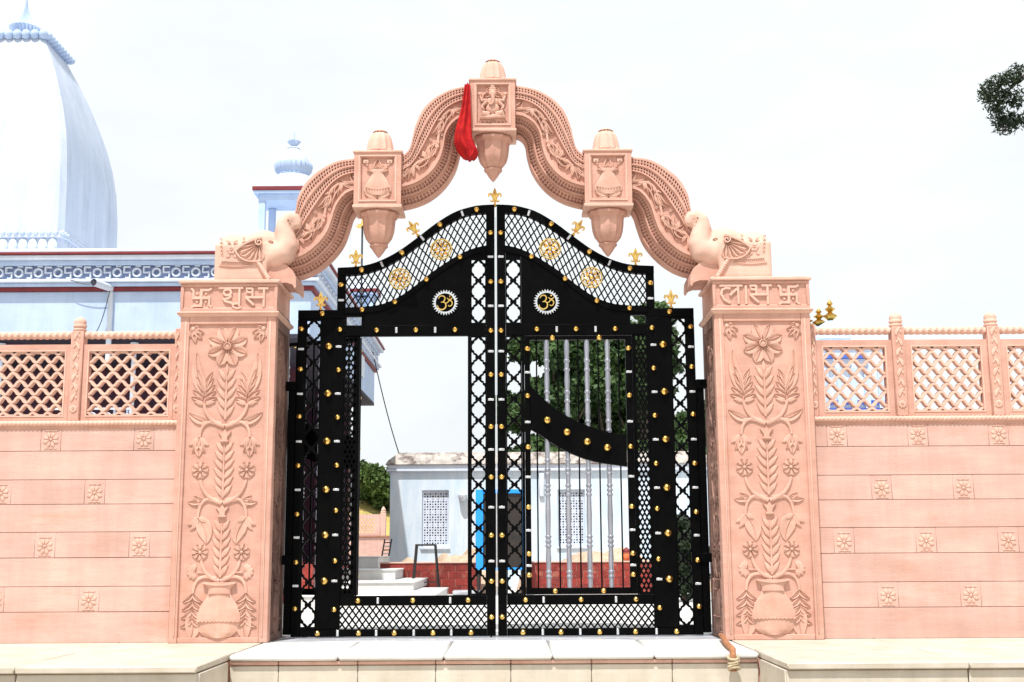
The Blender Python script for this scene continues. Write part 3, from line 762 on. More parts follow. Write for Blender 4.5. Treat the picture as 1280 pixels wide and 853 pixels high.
def lantern(cx, z0, z1, kind):
    hw = .200 if kind == 'deity' else .207
    X = AX+cx; y0, y1 = .14, .50
    box = part('carved_box', MB().box(X-hw+.012, X+hw-.012, y0+.022, y1, z0+.02, z1-.015), 'stone', arch, org=(X, y0, z0))
    iw = hw-.062
    part('box_frame', MB().prism([[(X-hw, z0+.03), (X+hw, z0+.03), (X+hw, z1-.02), (X-hw, z1-.02)], [(X-iw, z0+.075), (X+iw, z0+.075), (X+iw, z1-.065), (X-iw, z1-.065)]], y0, y0+.03), 'stone', box, smooth=0)
    part('frame_bead', MB().prism([[(X-iw-.022, z0+.055), (X+iw+.022, z0+.055), (X+iw+.022, z1-.045), (X-iw-.022, z1-.045)], [(X-iw-.010, z0+.066), (X+iw+.010, z0+.066), (X+iw+.010, z1-.056), (X-iw-.010, z1-.056)]], y0-.007, y0+.002), 'stone_pale', box, smooth=0)
    part('box_cornice', MB().box(X-hw-.012, X+hw+.012, y0-.012, y1+.01, z1-.022, z1, .006), 'stone_pale', box)
    part('box_base', MB().box(X-hw-.010, X+hw+.010, y0-.010, y1+.01, z0-.002, z0+.028, .006), 'stone_pale', box)
    yr = y0+.024; cz = (z0+z1)/2
    mb = MB()
    def dm(x, z, r, h, rx=1, rz=1, n=12): mb.dome((X+x, z), r, h, y=yr, n=n, rx=rx, rz=rz)
    if kind == 'pot':
        b = z0+.085
        prof = [(.048, .30), (.078, .29), (.076, .275), (.046, .262), (.058, .235), (.088, .18), (.118, .115), (.122, .080), (.098, .045), (.055, .03)]
        vs = []; fs = []; C = 9
        for r, t in prof:
            for i in range(C):
                k = -1+2*i/(C-1); vs.append((X+r*k, yr-.012-.020*math.sqrt(max(0, 1-k*k)), b+t*.88))
        for j in range(len(prof)-1):
            for i in range(C-1): a = j*C+i; fs.append((a, a+1, a+C+1, a+C))
        mb.add(vs, fs); part('carved_pot', mb, 'stone_relief', box); mb = MB()
        mb.leaf((X, b+.262), (X, b+.352), .078, .030, y=yr, n=7, peak=.35); part('carved_coconut', mb, 'stone_relief', box); mb = MB()
        for k in range(7):
            a = PI*(-.06+1.12*k/6); mb.leaf((X+.02*math.cos(a), b+.262), (X+.098*math.cos(a), b+.268+.050*math.sin(a)-.008), .028, .026, y=yr, n=5)
        part('carved_mango_leaves', mb, 'stone_relief', box); mb = MB()
        for k in range(9):
            x = -.08+.02*k; mb.dome((X+x*1.2, b+.095-.018*math.sin(k*PI/8)), .011, .040, y=yr, n=8)
        part('carved_garland', mb, 'stone_relief', box); mb = MB()
        for q, l, zt in ((-1, .115, .055), (1, .115, .055), (-1, .10, -.005), (1, .10, -.005), (-.45, .1, .075), (.45, .1, .075)):
            mb.leaf((X, b+.005), (X+q*l, b+.0+zt*.9), .042, .026, y=yr, bend=-.12*q)
        mb.leaf((X, b), (X, b+.05), .045, .026, y=yr)
        part('carved_lotus', mb, 'stone_relief', box)
        for q in (-1, 1):
            mb = MB(); mb.box(X+q*.105-.026, X+q*.105+.026, yr-.016, yr, z1-.118, z1-.078, .006); mb.dome((X+q*.105, z1-.098), .012, .024, y=yr, n=8); mb.leaf((X+q*.105, z1-.12), (X+q*.08, z1-.14), .018, .014, y=yr)
            part('carved_corner_flower', mb, 'stone_pale', box)
    else:
        b = z0+.085
        for k in range(9):
            a = PI*(k/8); mb.leaf((X, b+.03), (X+.125*math.cos(a), b+.02+.035*math.sin(a)), .036, .016, y=yr, n=4)
        for k in range(7): dm(-.105+.035*k, b+.004, .013, .014, n=8)
        part('carved_lotus_seat', mb, 'stone_relief', box); mb = MB()
        dm(0, b+.13, .062, .042, 1.05, 1); dm(0, b+.19, .052, .036, 1.25, .9)                   # belly, chest
        mb.tube([(X-.03, yr-.02, b+.07), (X-.085, yr-.028, b+.075), (X-.10, yr-.02, b+.05), (X-.03, yr-.03, b+.045), (X+.04, yr-.03, b+.05)], [.026, .03, .026, .02, .016], 8)
        mb.tube([(X+.03, yr-.02, b+.07), (X+.085, yr-.028, b+.08), (X+.10, yr-.02, b+.055), (X+.05, yr-.03, b+.05), (X-.01, yr-.03, b+.06)], [.026, .03, .026, .02, .014], 8)
        part('carved_deity_body', mb, 'stone_relief', box); mb = MB()
        dm(0, b+.262, .036, .048, 1.05, 1.1)
        mb.tube([(X, yr-.044, b+.255), (X+.004, yr-.052, b+.215), (X+.008, yr-.052, b+.18), (X-.012, yr-.05, b+.155), (X-.032, yr-.045, b+.165)], [.019, .017, .014, .011, .008], 8)
        for q in (-1, 1): mb.leaf((X+q*.02, b+.275), (X+q*.082, b+.245), .058, .026, y=yr, bend=-.1*q)
        part('carved_deity_head', mb, 'stone_relief', box); mb = MB()
        for r, z in ((.042, .298), (.034, .318), (.024, .337), (.012, .353)): dm(0, b+z, r, .036-.004, 1, .5)
        for k in range(9):
            a = PI*k/8; mb.leaf((X+.04*math.cos(a), b+.30+.03*math.sin(a)), (X+.068*math.cos(a), b+.30+.062*math.sin(a)), .016, .016, y=yr, n=4)
        part('carved_crown', mb, 'stone_relief', box)
        for q in (-1, 1):
            mb = MB(); mb.tube([(X+q*.05, yr-.02, b+.205), (X+q*.098, yr-.02, b+.20), (X+q*.112, yr-.022, b+.245)], [.017, .014, .010], 7); dm(q*.114, b+.265, .017, .022, n=8)
            mb.tube([(X+q*.05, yr-.026, b+.19), (X+q*.095, yr-.028, b+.145), (X+q*.085, yr-.038, b+.12)], [.017, .014, .011], 7); dm(q*.08, b+.115, .014, .045, n=8)
            part('carved_arm', mb, 'stone_relief', box)
    # pendant bud
    yc = (y0+y1)/2+.0
    pend = MB().lathe([(.12, .0), (.165, -.004), (.178, -.02), (.176, -.038), (.155, -.052), (.146, -.06), (.142, -.12), (.135, -.18), (.118, -.235), (.088, -.275), (.066, -.292)], (X, yc, z0-.002), 60, 12, .07)
    pd = part('pendant_bud', pend, 'stone', box, org=(X, yc, z0), smooth=35)
    part('pendant_ring', MB().lathe([(.05, -.285), (.080, -.296), (.084, -.306), (.070, -.322), (.05, -.33)], (X, yc, z0), 40, 20, .05), 'stone', box, org=(X, yc, z0))
    part('pendant_tip', MB().lathe([(.064, -.318), (.062, -.33), (.042, -.362), (.018, -.395), (.002, -.412)], (X, yc, z0), 20), 'stone', box, org=(X, yc, z0))
    part('finial', MB().lathe([(.150, 0), (.152, .012), (.128, .022), (.128, .04), (.122, .07), (.113, .12), (.10, .17), (.085, .20), (.06, .214)], (X, yc, z1-.001), 60, 12, .09), 'stone_pale', box, org=(X, yc, z1), smooth=35)
    mb = MB()
    for k in range(16):
        a = 2*PI*k/16; mb.ell((X+.128*math.cos(a), yc+.128*math.sin(a), z1+.030), (.022, .022, .014), 8, 5)
    part('finial_petals', mb, 'stone_pale', box)
    mb = MB()
    for k in range(14):
        a = 2*PI*k/14; mb.ell((X+.056*math.cos(a), yc+.056*math.sin(a), z1+.218), (.014, .014, .011), 8, 5)
    part('finial_garland', mb, 'stone_brown', box)
    part('finial_knob', MB().lathe([(.05, .205), (.052, .225), (.040, .24), (.018, .252), (.003, .258)], (X, yc, z1), 20), 'stone_pale', box)
lantern(0, 4.38, 4.873, 'deity'); lantern(-1.012, 3.69, 4.212, 'pot'); lantern(1.012, 3.69, 4.212, 'pot')

# ------------------------------------------------------------------ elephants on the pillars
def remesh(mb, name, m, voxel=.013, it=11):
    me = mb.mesh(name+'_raw', m); o = bpy.data.objects.new(name, me); COL.objects.link(o)
    r = o.modifiers.new('r', 'REMESH'); r.mode = 'VOXEL'; r.voxel_size = voxel; r.use_smooth_shade = True
    s = o.modifiers.new('s', 'SMOOTH'); s.iterations = it; s.factor = .5
    dg = bpy.context.evaluated_depsgraph_get(); dg.update()
    out = bpy.data.meshes.new_from_object(o.evaluated_get(dg)); bpy.data.objects.remove(o); out.name = name
    out.materials.clear(); out.materials.append(M[m]); out.shade_smooth()
    return out
def ep(px, py): a = at(px, py, .2); return (a.x-AX, a.z)      # left elephant, measured on its side face
EYC = .27
def make_elephant():
    yc = EYC
    mb = MB()
    # coordinates relative to the arch axis (left elephant)
    mb.box(-2.405, -1.95, yc-.19, yc+.19, 3.019, 3.36)
    mb.lathe([(.05, -2.405), (.15, -2.385), (.178, -2.33), (.18, -2.1), (.15, -1.95)], (0, yc, 3.30), 24, axis='x')
    mb.lathe([(.05, -2.37), (.14, -2.34), (.15, -2.05), (.10, -1.98)], (0, yc, 3.325), 24, axis='x')
    mb.ell((-2.31, yc, 3.37), (.095, .16, .10))
    mb.ell((-2.10, yc, 3.40), (.16, .15, .085))
    mb.ell((-2.015, yc-.01, 3.375), (.16, .175, .145))          # head dome
    mb.ell((-1.95, yc-.03, 3.31), (.125, .165, .125))
    yt = yc-.09
    tr = [(-1.95, yc-.04, 3.27), (-1.88, yt, 3.265), (-1.82, yt-.01, 3.295), (-1.795, yt-.01, 3.36), (-1.81, yt-.01, 3.43), (-1.828, yt-.01, 3.50), (-1.818, yt-.01, 3.565), (-1.775, yt-.01, 3.605), (-1.728, yt-.01, 3.598), (-1.706, yt-.01, 3.56)]
    mb.tube(tr, [.14, .128, .115, .102, .090, .080, .070, .060, .052, .046], 16)
    mb.ell((-1.712, yt-.01, 3.548), (.046, .048, .046))
    for q in (-1, 1): mb.ell((-1.95, yc+q*.13, 3.22), (.10, .05, .06))
    return mb
ELB = remesh(make_elephant(), 'elephant_body', 'stone_pale')
def elephant(sgn):
    X0 = AX+sgn*2.1; mir = sgn > 0
    lab = 'carved stone elephant with curled trunk on the %s pillar, facing the arch' % ('left' if sgn < 0 else 'right')
    root = thing('elephant_statue', (X0, .33, 3.02), lab, 'statue', 'stone elephants on the gate pillars')
    body = put('body', ELB, root, (X0, .33, 3.02))
    # mesh is in axis-relative coords for the left one; shift so that the origin is the statue base
    if not getattr(elephant, 'done', False):
        ELB.transform(Matrix.Translation((2.1, -.33, -3.02))); elephant.done = True
    def add(name, mb, m='stone_pale', par=root, smooth=45):
        me = mb.mesh(name, m, False, smooth, (-2.1, .33, 3.02)); o = put(name, me, par, (X0, .33, 3.02)); return o
    yf = EYC-.19
    # ear: pleated fan with a curl
    mb = MB(); c = Vector((-2.02, 3.355)); y = EYC-.192
    for k in range(6):
        a = math.radians(196+17*k); l = (.20, .195, .185, .175, .165, .15)[k]
        d = Vector((math.cos(a), math.sin(a))); mb.leaf(c+d*.0, c+d*l, .058, .024, y=y+.008, n=6, peak=.75, groove=.5, bend=.08)
    mb.ribbon([(c.x+.036*(1-k/18)*math.cos(1+k*.62), c.y+.012+.036*(1-k/18)*math.sin(1+k*.62)) for k in range(16)], .016, y-.026, y+.03)
    mb.ribbon(bez((c.x-.20, c.y-.06), (c.x-.10, c.y+.03), (c.x+.02, c.y+.05), 10), .022, y-.022, y+.02)
    mb.ribbon(bez((c.x-.20, c.y-.06), (c.x-.15, c.y-.19), (c.x+.03, c.y-.15), 12), .014, y-.024, y+.02)
    add('ear', mb)
    # eye
    mb = MB(); mb.ell((-1.925, EYC-.172, 3.375), (.010, .008, .007)); mb.ribbon(bez((-1.945, 3.383), (-1.925, 3.395), (-1.905, 3.378), 6), .005, EYC-.180, EYC-.15); add('eye', mb)
    # trunk crease marks
    mb = MB()
    mb.ell((-1.782, EYC-.158, 3.572), (.009, .006, .009), 8, 6)
    for q in range(2): mb.ell((-1.768+.013*q, EYC-.152, 3.545-.012*q), (.006, .005, .004), 8, 6)
    add('trunk_crease', mb, 'stone_brown')
    # saddle cloth: fringe band and flower
    mb = MB()
    mb.ribbon([(-2.36+.035*i, 3.165-.012*math.sin(i*PI/8)) for i in range(9)], .007, yf-.010, yf+.004)
    mb.ribbon([(-2.335+.035*i, 3.205-.010*math.sin(i*PI/7)) for i in range(8)], .007, yf-.010, yf+.004)
    for i in range(17): mb.ribbon([(-2.345+.0165*i, 3.168), (-2.335+.0160*i, 3.20)], .006, yf-.008, yf+.004)
    add('saddle_fringe', mb)
    mb = MB(); flower(mb, (-2.255, 3.30), .042, 6, .8, .012, 0, y=yf+.002)
    add('saddle_flower', mb)
    for q in (-1, 1):
        for zz, dz, w in ((3.36, .03, .02), (3.25, -.015, .02)):
            mb = MB(); mb.leaf((-2.255+q*.01, zz), (-2.255+q*.05, zz+dz), w, .012, y=yf+.004); add('saddle_leaf', mb)
        for k in range(5):
            mb = MB(); cx_, cz_ = -2.255+q*(.085+.004*k), 3.26+.035*k
            mb.ribbon([(cx_+.014*(1-j/10)*math.cos(j*.7+q), cz_+.014*(1-j/10)*math.sin(j*.7+q)) for j in range(9)], .005, yf-.006+(.01 if k > 2 else 0), yf+.02); add('saddle_scroll', mb)
    # rope down the shoulder
    P0, P1 = Vector((-2.03, EYC-.195, 3.20)), Vector((-1.925, EYC-.205, 3.035))
    vs = []; fs = []; st = 44; n = 10; t = (P1-P0).normalized(); a = t.orthogonal().normalized(); b = t.cross(a)
    for i in range(st+1):
        for k in range(n):
            an = 2*PI*k/n; rr = .022*(1-.25*abs(math.cos(an+i*.62))**3); vs.append(P0.lerp(P1, i/st)+(a*math.cos(an)+b*math.sin(an))*rr)
    for i in range(st):
        for k in range(n): q, w = i*n+k, i*n+(k+1) % n; fs.append((q, w, w+n, q+n))
    add('harness_rope', MB().add(vs, fs))
    # leaf-shaped bracket below the trunk
    o = [(-1.95, 3.20), (-1.86, 3.20), (-1.79, 3.175), (-1.735, 3.13), (-1.705, 3.07), (-1.70, 2.985), (-1.712, 2.965), (-1.73, 3.0), (-1.78, 3.019), (-1.95, 3.019)]
    add('bracket_leaf', MB().prism([o], .12, .54), 'stone', smooth=30)
    if mir:
        for ch in root.children:
            ch.scale = (-1, 1, 1)
    return root
elephant(-1); elephant(1)

# ------------------------------------------------------------------ the gate
GY = .5; GT = .05
def quat_holes(xc, z0, ncell, p, w):
    """openings of one strip: pointed quatrefoils with half lobes between"""
    hs = []
    k = w/.127
    half = [(0, .46), (.012, .38), (.020, .335), (.032, .315), (.037, .25), (.037, .20), (.050, .155), (.056, .08), (.057, 0)]
    for c in range(ncell):
        zc = z0+p*(c+.5)
        r = [(x*k*1.0, z*p*.93) for x, z in half]
        q = [(xc+x, zc+z) for x, z in r]+[(xc+x, zc-z) for x, z in reversed(r[:-1])]+[(xc-x, zc-z) for x, z in r[1:]]+[(xc-x, zc+z) for x, z in reversed(r[1:-1])]
        hs.append(q)
    for c in range(ncell+1):
        zc = z0+p*c
        for s in (-1, 1):
            top = [(.0605, .235), (.048, .215), (.047, .15), (.030, .105), (.026, .05), (.030, 0)]
            pts = [(x*k, z*p) for x, z in top]
            if 0 < c < ncell: q = [(xc+s*x, zc+z) for x, z in pts]+[(xc+s*x, zc-z) for x, z in reversed(pts[:-1])]
            elif c == 0: q = [(xc+s*.0605*k, zc+.20*p), (xc+s*.046*k, zc+.17*p), (xc+s*.026*k, zc+.04*p), (xc+s*.0605*k, zc+.04*p)]
            else: q = [(xc+s*.0605*k, zc-.20*p), (xc+s*.046*k, zc-.17*p), (xc+s*.026*k, zc-.04*p), (xc+s*.0605*k, zc-.04*p)]
            hs.append(q)
    return hs
STUD = MB().lathe([(.024, 0), (.0255, -.007), (.023, -.017), (.016, -.026), (.007, -.030), (.004, -.034), (.0015, -.037)], axis='y', n=14).mesh('stud', 'gold')
STUDB = MB().lathe([(.024, 0), (.033, -.006), (.034, -.015), (.030, -.028), (.020, -.038), (.010, -.043), (.006, -.050), (.002, -.054)], axis='y', n=14).mesh('large_stud', 'gold')
def plate_mesh():
    mb = MB().box(-.026, .026, -.005, 0, -.0105, .0105, .002)
    for x in (-.018, -.006, .006, .018): mb.box(x-.0028, x+.0028, -.008, -.004, -.0065, .0065, .001)
    return mb.mesh('plate', 'silver')
PLATE = plate_mesh()
def interp(c, x):
    for (a, za), (b, zb) in zip(c, c[1:]):
        if x <= b: return za+(zb-za)*max(0, (x-a))/(b-a)
    return c[-1][1]
def smoothc(c, n=28):
    s, _ = spline(c, n); return [(v.x, v.y) for v in s]
TOPO = smoothc([(.004, 3.813), (.10, 3.81), (.199, 3.798), (.368, 3.745), (.536, 3.641), (.702, 3.511), (.87, 3.387), (1.036, 3.299), (1.204, 3.250), (1.415, 3.236)])
TOPI = smoothc([(.004, 3.733), (.10, 3.731), (.221, 3.722), (.365, 3.668), (.535, 3.560), (.701, 3.431), (.868, 3.311), (1.035, 3.222), (1.202, 3.176), (1.345, 3.164)])
LATB = smoothc([(.004, 3.435), (.10, 3.430), (.197, 3.408), (.312, 3.358), (.447, 3.276), (.581, 3.182), (.696, 3.086), (.863, 2.966), (1.028, 2.897), (1.196, 2.877), (1.345, 2.872)])
WAVU = smoothc([(.295, 2.155), (.36, 2.10), (.47, 1.995), (.595, 1.905), (.779, 1.812), (.999, 1.742), (1.14, 1.722)], 20)
WAVL = smoothc([(.295, 1.775), (.40, 1.715), (.547, 1.615), (.709, 1.537), (.873, 1.485), (1.14, 1.445)], 20)

def fleur_mesh():
    mb = MB()
    mb.prism([[(0, .165), (-.012, .135), (-.022, .105), (-.012, .07), (-.010, .055), (.010, .055), (.012, .07), (.022, .105), (.012, .135)]], -.010, .010)
    for s in (-1, 1):
        mb.tube([(s*.008, 0, .058), (s*.020, 0, .085), (s*.036, 0, .108), (s*.052, 0, .106), (s*.058, 0, .088), (s*.048, 0, .078)], [.008, .010, .011, .010, .008, .005], 8)
        mb.tube([(s*.008, 0, .05), (s*.022, 0, .036), (s*.036, 0, .036), (s*.038, 0, .05)], [.008, .009, .007, .004], 8)
    mb.tube([(-.022, 0, .054), (.022, 0, .054)], .010, 8)
    mb.lathe([(.004, -.02), (.014, -.012), (.018, .0), (.010, .010), (.008, .02), (.012, .028), (.008, .04)], n=10)
    mb.ell((0, 0, .10), (.013, .016, .03), 10, 6)
    return mb.mesh('fleur_de_lis', 'gold')
FLEUR = fleur_mesh()
def medal_mesh():
    mb = MB()
    for r, w in ((.092, .012), (.075, .006)): mb.ribbon(circ(0, 0, r, 33), w, -.012, .0)
    for k in range(8):
        a = 2*PI*k/8; d = Vector((math.cos(a), math.sin(a))); e = Vector((math.cos(a+.33), math.sin(a+.33)))
        mb.leaf(d*.022, d*.070, .024, .016, n=4, peak=.6); mb.ribbon([tuple(d*.03), tuple(e*.05), tuple(e*.076)], .006, -.008, 0)
    mb.dome((0, 0), .020, .022, n=12)
    return mb.mesh('flower_medallion', 'gold')
MEDAL = medal_mesh()
def baluster_mesh():
    mb = MB(); prof = []
    # two heights: upper run and lower run share the same turned pattern; z local 0..2.17
    def ring(z): return [(.020, z-.013), (.0265, z-.007), (.0265, z+.007), (.020, z+.013)]
    zs = [.10, .14, .36, .40, .44, .80, .84, .88, .98, 1.02, 1.10, 1.36, 1.44, 1.62, 1.70, 1.90, 1.98]
    prof = [(.020, 0)]
    last = 0
    for z in zs:
        if z-last > .1:
            m = (z+last)/2; prof += [(.0195, last+.03), (.0235, m), (.0195, z-.03)]
        prof += ring(z); last = z
    prof += [(.0195, 2.02), (.023, 2.10), (.020, 2.17)]
    return mb.lathe(prof, n=14).mesh('baluster', 'steel')
BAL = baluster_mesh()

def gate_leaf(sgn):
    SX[0] = sgn
    side = 'left' if sgn < 0 else 'right'
    lab = 'left leaf of black iron gate with its small door swung open' if sgn < 0 else 'right leaf of black iron gate with steel balusters in its closed small door'
    root = thing('gate_leaf', (sgn*1.76, GY+.025, 0), lab, 'gate', 'black gate leaves')
    y0, y1 = GY, GY+GT
    def P(name, mb, m='black', par=None, **kw): return part(name, mb, m, par or root, **kw)
    def bx(name, xa, xb, za, zb, dy=0, par=None, c=.004): return P(name, MB().box(xa, xb, y0+dy, y1-dy, za, zb, c), par=par)
    def stud(x, z, big=False, par=None, dy=0):
        put('large_stud' if big else 'stud', STUDB if big else STUD, par or root, (sgn*x, y0+dy+.001, z))
    def plate(x, z, vert=False, par=None, dy=0):
        put('plate', PLATE, par or root, (sgn*x, y0+dy+.001, z), rot=(0, PI/2, 0) if vert else None)
    # stiles and rails
    bx('meeting_stile', .010, .086, .012, 3.60)
    tb = [(x, z) for x, z in TOPO if x >= .0]+[(1.416, 3.236)]+[(1.416, 3.165)]+[(x, z) for x, z in reversed(TOPI) if x >= 0]
    tb = [(max(x, .010), z) for x, z in tb]
    P('curved_top_rail', MB().prism([tb], y0-.006, y1), smooth=30)
    P('stile_head', MB().prism([[(.010, 3.60), (.086, 3.60), (.086, 3.729), (.010, 3.73)]], y0+.001, y1-.001))
    bx('end_post', 1.343, 1.416, 2.853, 3.163, .001)
    # lower curved panel with window and cut-out for the quatrefoil strip
    lower = [(x, z-.0) for x, z in LATB if x > .226]
    z226 = interp(LATB, .226)
    panel = [(.226, 2.612), (1.343, 2.612), (1.343, LATB[-1][1])]+list(reversed(lower))+[(.226, z226)]
    pn = P('curved_panel', MB().prism([panel, [(1.197, 2.702), (1.33, 2.702), (1.33, 2.79), (1.197, 2.79)]], y0+.006, y1-.006), smooth=0)
    band = [(x, z) for x, z in LATB if x >= .0]; band = [(max(x, .086), z) for x, z in band if x > .05]
    bz = [(x, z-.055) for x, z in band]
    P('curved_mid_rail', MB().prism([band+list(reversed(bz))], y0-.005, y1+.0), smooth=30)
    # top lattice of thin crossing bars
    mb = MB().box(.088, 1.342, y1-.012, y1-.010, 0, .001)
    lat = put('lattice_panel', None, root, (sgn*.7, y0, 3.2))
    nbar = 22; x0, x1 = .088, 1.342; wdt = .19
    def LP(x, v, y): 
        zb, zt = interp(LATB, x), interp(TOPI, x); return (x, y, zb+(zt-zb)*v+(.006 if v < .5 else -.0)*0)
    for dr in (1, -1):
        for k in range(-4, nbar+5):
            a = x0+(x1-x0)*k/nbar; pts = []
            for j in range(6):
                v = j/5; x = a+dr*wdt*(v-.5)
                pts.append((x, v))
            # clip to the field
            q = []
            for j in range(5):
                (xa, va), (xb, vb) = pts[j], pts[j+1]
                lo_, hi_ = 0, 1
                if xb != xa:
                    t0, t1 = sorted(((x0-xa)/(xb-xa), (x1-xa)/(xb-xa))); lo_, hi_ = max(0, t0), min(1, t1)
                if hi_ > lo_: 
                    for t in (lo_, hi_):
                        p = LP(xa+(xb-xa)*t, va+(vb-va)*t, y0+.018+(.006 if dr > 0 else -.004))
                        if not q or (Vector(q[-1])-Vector(p)).length > 1e-4: q.append(p)
            if len(q) >= 2: P('lattice_bar', MB().tube(q, .0078, 4), par=lat, smooth=0)
    # shoulder and outer posts
    bx('shoulder_rail', 1.345, 1.762, 2.772, 2.852, .002)
    bx('post', 1.346, 1.556, .075, 2.771)
    P('post_groove', MB().box(1.444, 1.452, y0-.003, y0+.002, .08, 2.76), par=None)
    bx('outer_post', 1.684, 1.762, .012, 2.771)
    mbp = [[(1.5565, .075), (1.6835, .075), (1.6835, 2.771), (1.5565, 2.771)]]+quat_holes(1.62, .088, 14, (2.762-.088)/14, .125)
    P('quatrefoil_strip', MB().prism(mbp, y0+.008, y0+.026), smooth=0)
    bx('side_plate', 1.764, 1.832, .03, 2.13, .012)
    bx('hinge_block', 1.764, 1.853, 2.13, 2.21, -.004)
    bx('hinge_block', 1.764, 1.853, .62, .70, -.004)
    # inner quatrefoil strips
    ls = [[(.0865, .354), (.2255, .354), (.2255, 2.611), (.0865, 2.611)]]+quat_holes(.156, .360, 12, (2.606-.360)/12, .127)
    P('quatrefoil_strip', MB().prism(ls, y0+.008, y0+.026), smooth=0)
    us = [[(.0865, 2.712), (.2255, 2.712), (.2255, 3.352), (.0865, 3.376)]]+quat_holes(.156, 2.722, 3, .196, .127)
    P('quatrefoil_strip', MB().prism(us, y0+.008, y0+.026), smooth=0)
    bx('rail', .087, 1.343, 2.613, 2.711, -.002)
    bx('narrow_stile', .2265, .250, .354, 2.611, .001)
    # close-pierced strip beside the small door
    hs = []; ncol = 3; cw = .114/ncol; nr = 54; rh = 2.24/nr
    for r in range(nr):
        for c in range(ncol+(0 if r % 2 else -1)):
            xc = 1.284+(c-(ncol-1)/2+(0 if r % 2 else .5))*cw; zc = .365+rh*(r+.5)
            if r % 6 == 0: hs.append([(xc+.013*math.cos(i*PI/3), zc+.015*math.sin(i*PI/3)) for i in range(6)])
            else: hs.append([(xc, zc-.022), (xc+.0135, zc), (xc, zc+.022), (xc-.0135, zc)])
    P('pierced_strip', MB().prism([[(1.222, .354), (1.3455, .354), (1.3455, 2.611), (1.222, 2.611)]]+hs, y0+.008, y0+.024), smooth=0)
    bx('narrow_stile', 1.206, 1.2215, .354, 2.611, .001)
    # bottom rails and lattice
    bx('rail', .087, 1.3455, .270, .353, -.001)
    bx('bottom_rail', .087, 1.683, .012, .074, -.001)
    lb = put('lattice_panel', None, root, (sgn*.7, y0, .17))
    X0, X1, Z0, Z1 = .088, 1.345, .075, .269; slope = 1.32; pitch = .058
    for dr in (1, -1):
        a = X0-.3
        while a < X1+.3:
            # line x = a + dr*(z-Z0)/slope
            za, zb = Z0, Z1; xa, xb = a, a+dr*(Z1-Z0)/slope
            t0, t1 = sorted(((X0-xa)/(xb-xa), (X1-xa)/(xb-xa))); lo_, hi_ = max(0, t0), min(1, t1)
            if hi_-lo_ > .05:
                p = [(xa+(xb-xa)*t, y0+.018+(.006 if dr > 0 else -.005), za+(zb-za)*t) for t in (lo_, hi_)]
                P('lattice_bar', MB().tube(p, .0095, 4), par=lb, smooth=0)
            a += pitch
    # small door (wicket), hinged on the outer side
    hx = 1.204; org = (hx, GY+.03, 0)
    wd = part('wicket_door', MB().box(.252, .300, y0+.001, y1-.002, .357, 2.606, .004).box(1.146, 1.203, y0+.001, y1-.002, .357, 2.606, .004)
              .box(.3005, 1.1455, y0+.001, y1-.002, 2.572, 2.606, .004).box(.3005, 1.1455, y0+.001, y1-.002, .357, .412, .004), 'black', root, org=org)
    def W(name, mb, m='black', **kw): return part(name, mb, m, wd, **kw)
    wv = WAVU+list(reversed(WAVL)); wv = [(min(max(x, .3005), 1.1455), z) for x, z in wv]
    W('wave_band', MB().prism([wv], y0-.004, y1-.004), smooth=30)
    for i in range(4):
        bxx = .447+.1785*i+.004*(i == 3)
        o = put('baluster', BAL, wd, (sgn*bxx, GY+.026, .405))
        stx, stz = (.447, .618, .795, .969)[i], (1.853, 1.747, 1.663, 1.61)[i]
        put('large_stud', STUDB, wd, (sgn*stx, y0-.003, stz))
    for i in range(5):
        xx = .368+.1785*i-(.01 if i == 0 else 0)+(.004 if i == 4 else 0)
        W('thin_bar', MB().box(xx-.0065, xx+.0065, GY+.02, GY+.03, .412, 2.572))
    for z in (2.49, 2.07, 1.62, 1.10, .70, .52):
        for xx in (.276, 1.174): put('stud', STUD, wd, (sgn*xx, y0+.002, z))
    for z in (2.28, 1.84, 1.36, .90, .60):
        for xx in (.276, 1.174): put('plate', PLATE, wd, (sgn*xx, y0+.002, z))
    for xx in (.50, .915): put('stud', STUD, wd, (sgn*xx, y0+.002, .383)); put('stud', STUD, wd, (sgn*xx, y0+.002, 2.589))
    if sgn < 0:
        # swung open behind the gate
        wd.rotation_euler = (0, 0, math.radians(158))
    # studs and plates
    zst = [3.62, 3.13, 2.66, 2.22, 1.75, 1.29, .84, .36, .17][:]
    for z in (3.55, 3.10, 2.655, 2.26, 1.80, 1.36, .86, .47, .17): stud(.046, z)
    for z in (3.33, 2.88, 2.47, 2.04, 1.60, 1.10, .64): plate(.046, z)
    for x in (.17, .50, .84, 1.20):
        stud(x, interp(TOPO, x)-.040, dy=-.007)
    for x in (.30, .66, 1.02):
        z = interp(TOPO, x)-.04; dz = (interp(TOPO, x+.02)-interp(TOPO, x-.02))/.04
        put('plate', PLATE, root, (sgn*x, y0-.006, z), rot=(0, -sgn*math.atan(dz)+PI/2, 0))
    for x in (.32, .62, .90, 1.19): stud(x, interp(LATB, x)-.028, dy=-.006)
    stud(1.38, 3.08); plate(1.38, 2.94)
    for x in (.363, .711, 1.059): stud(x, 2.665, dy=-.003)
    for x in (.54, .885): plate(x, 2.665, True, dy=-.003)
    stud(1.385, 2.672)
    for z in (2.31, 1.89, 1.47, 1.08, .65, .24): stud(1.392, z)
    for z in (2.52, 2.10, 1.68, 1.26, .87, .48): plate(1.395, z); stud(1.480, z, True)
    stud(1.545, 2.815)
    for z in (2.68, 2.32, 1.90, 1.47, 1.05, .64, .25): stud(1.728, z)
    for z in (2.50, 2.10, 1.68, 1.26, .85, .44): plate(1.728, z)
    for x in (.221, .545, .875, 1.18, 1.53): stud(x, .043, dy=-.002)
    for x in (.39, .71, 1.03, 1.36): plate(x, .043, True, dy=-.002)
    for x in (.246, .72, 1.19): stud(x, .312, dy=-.002)
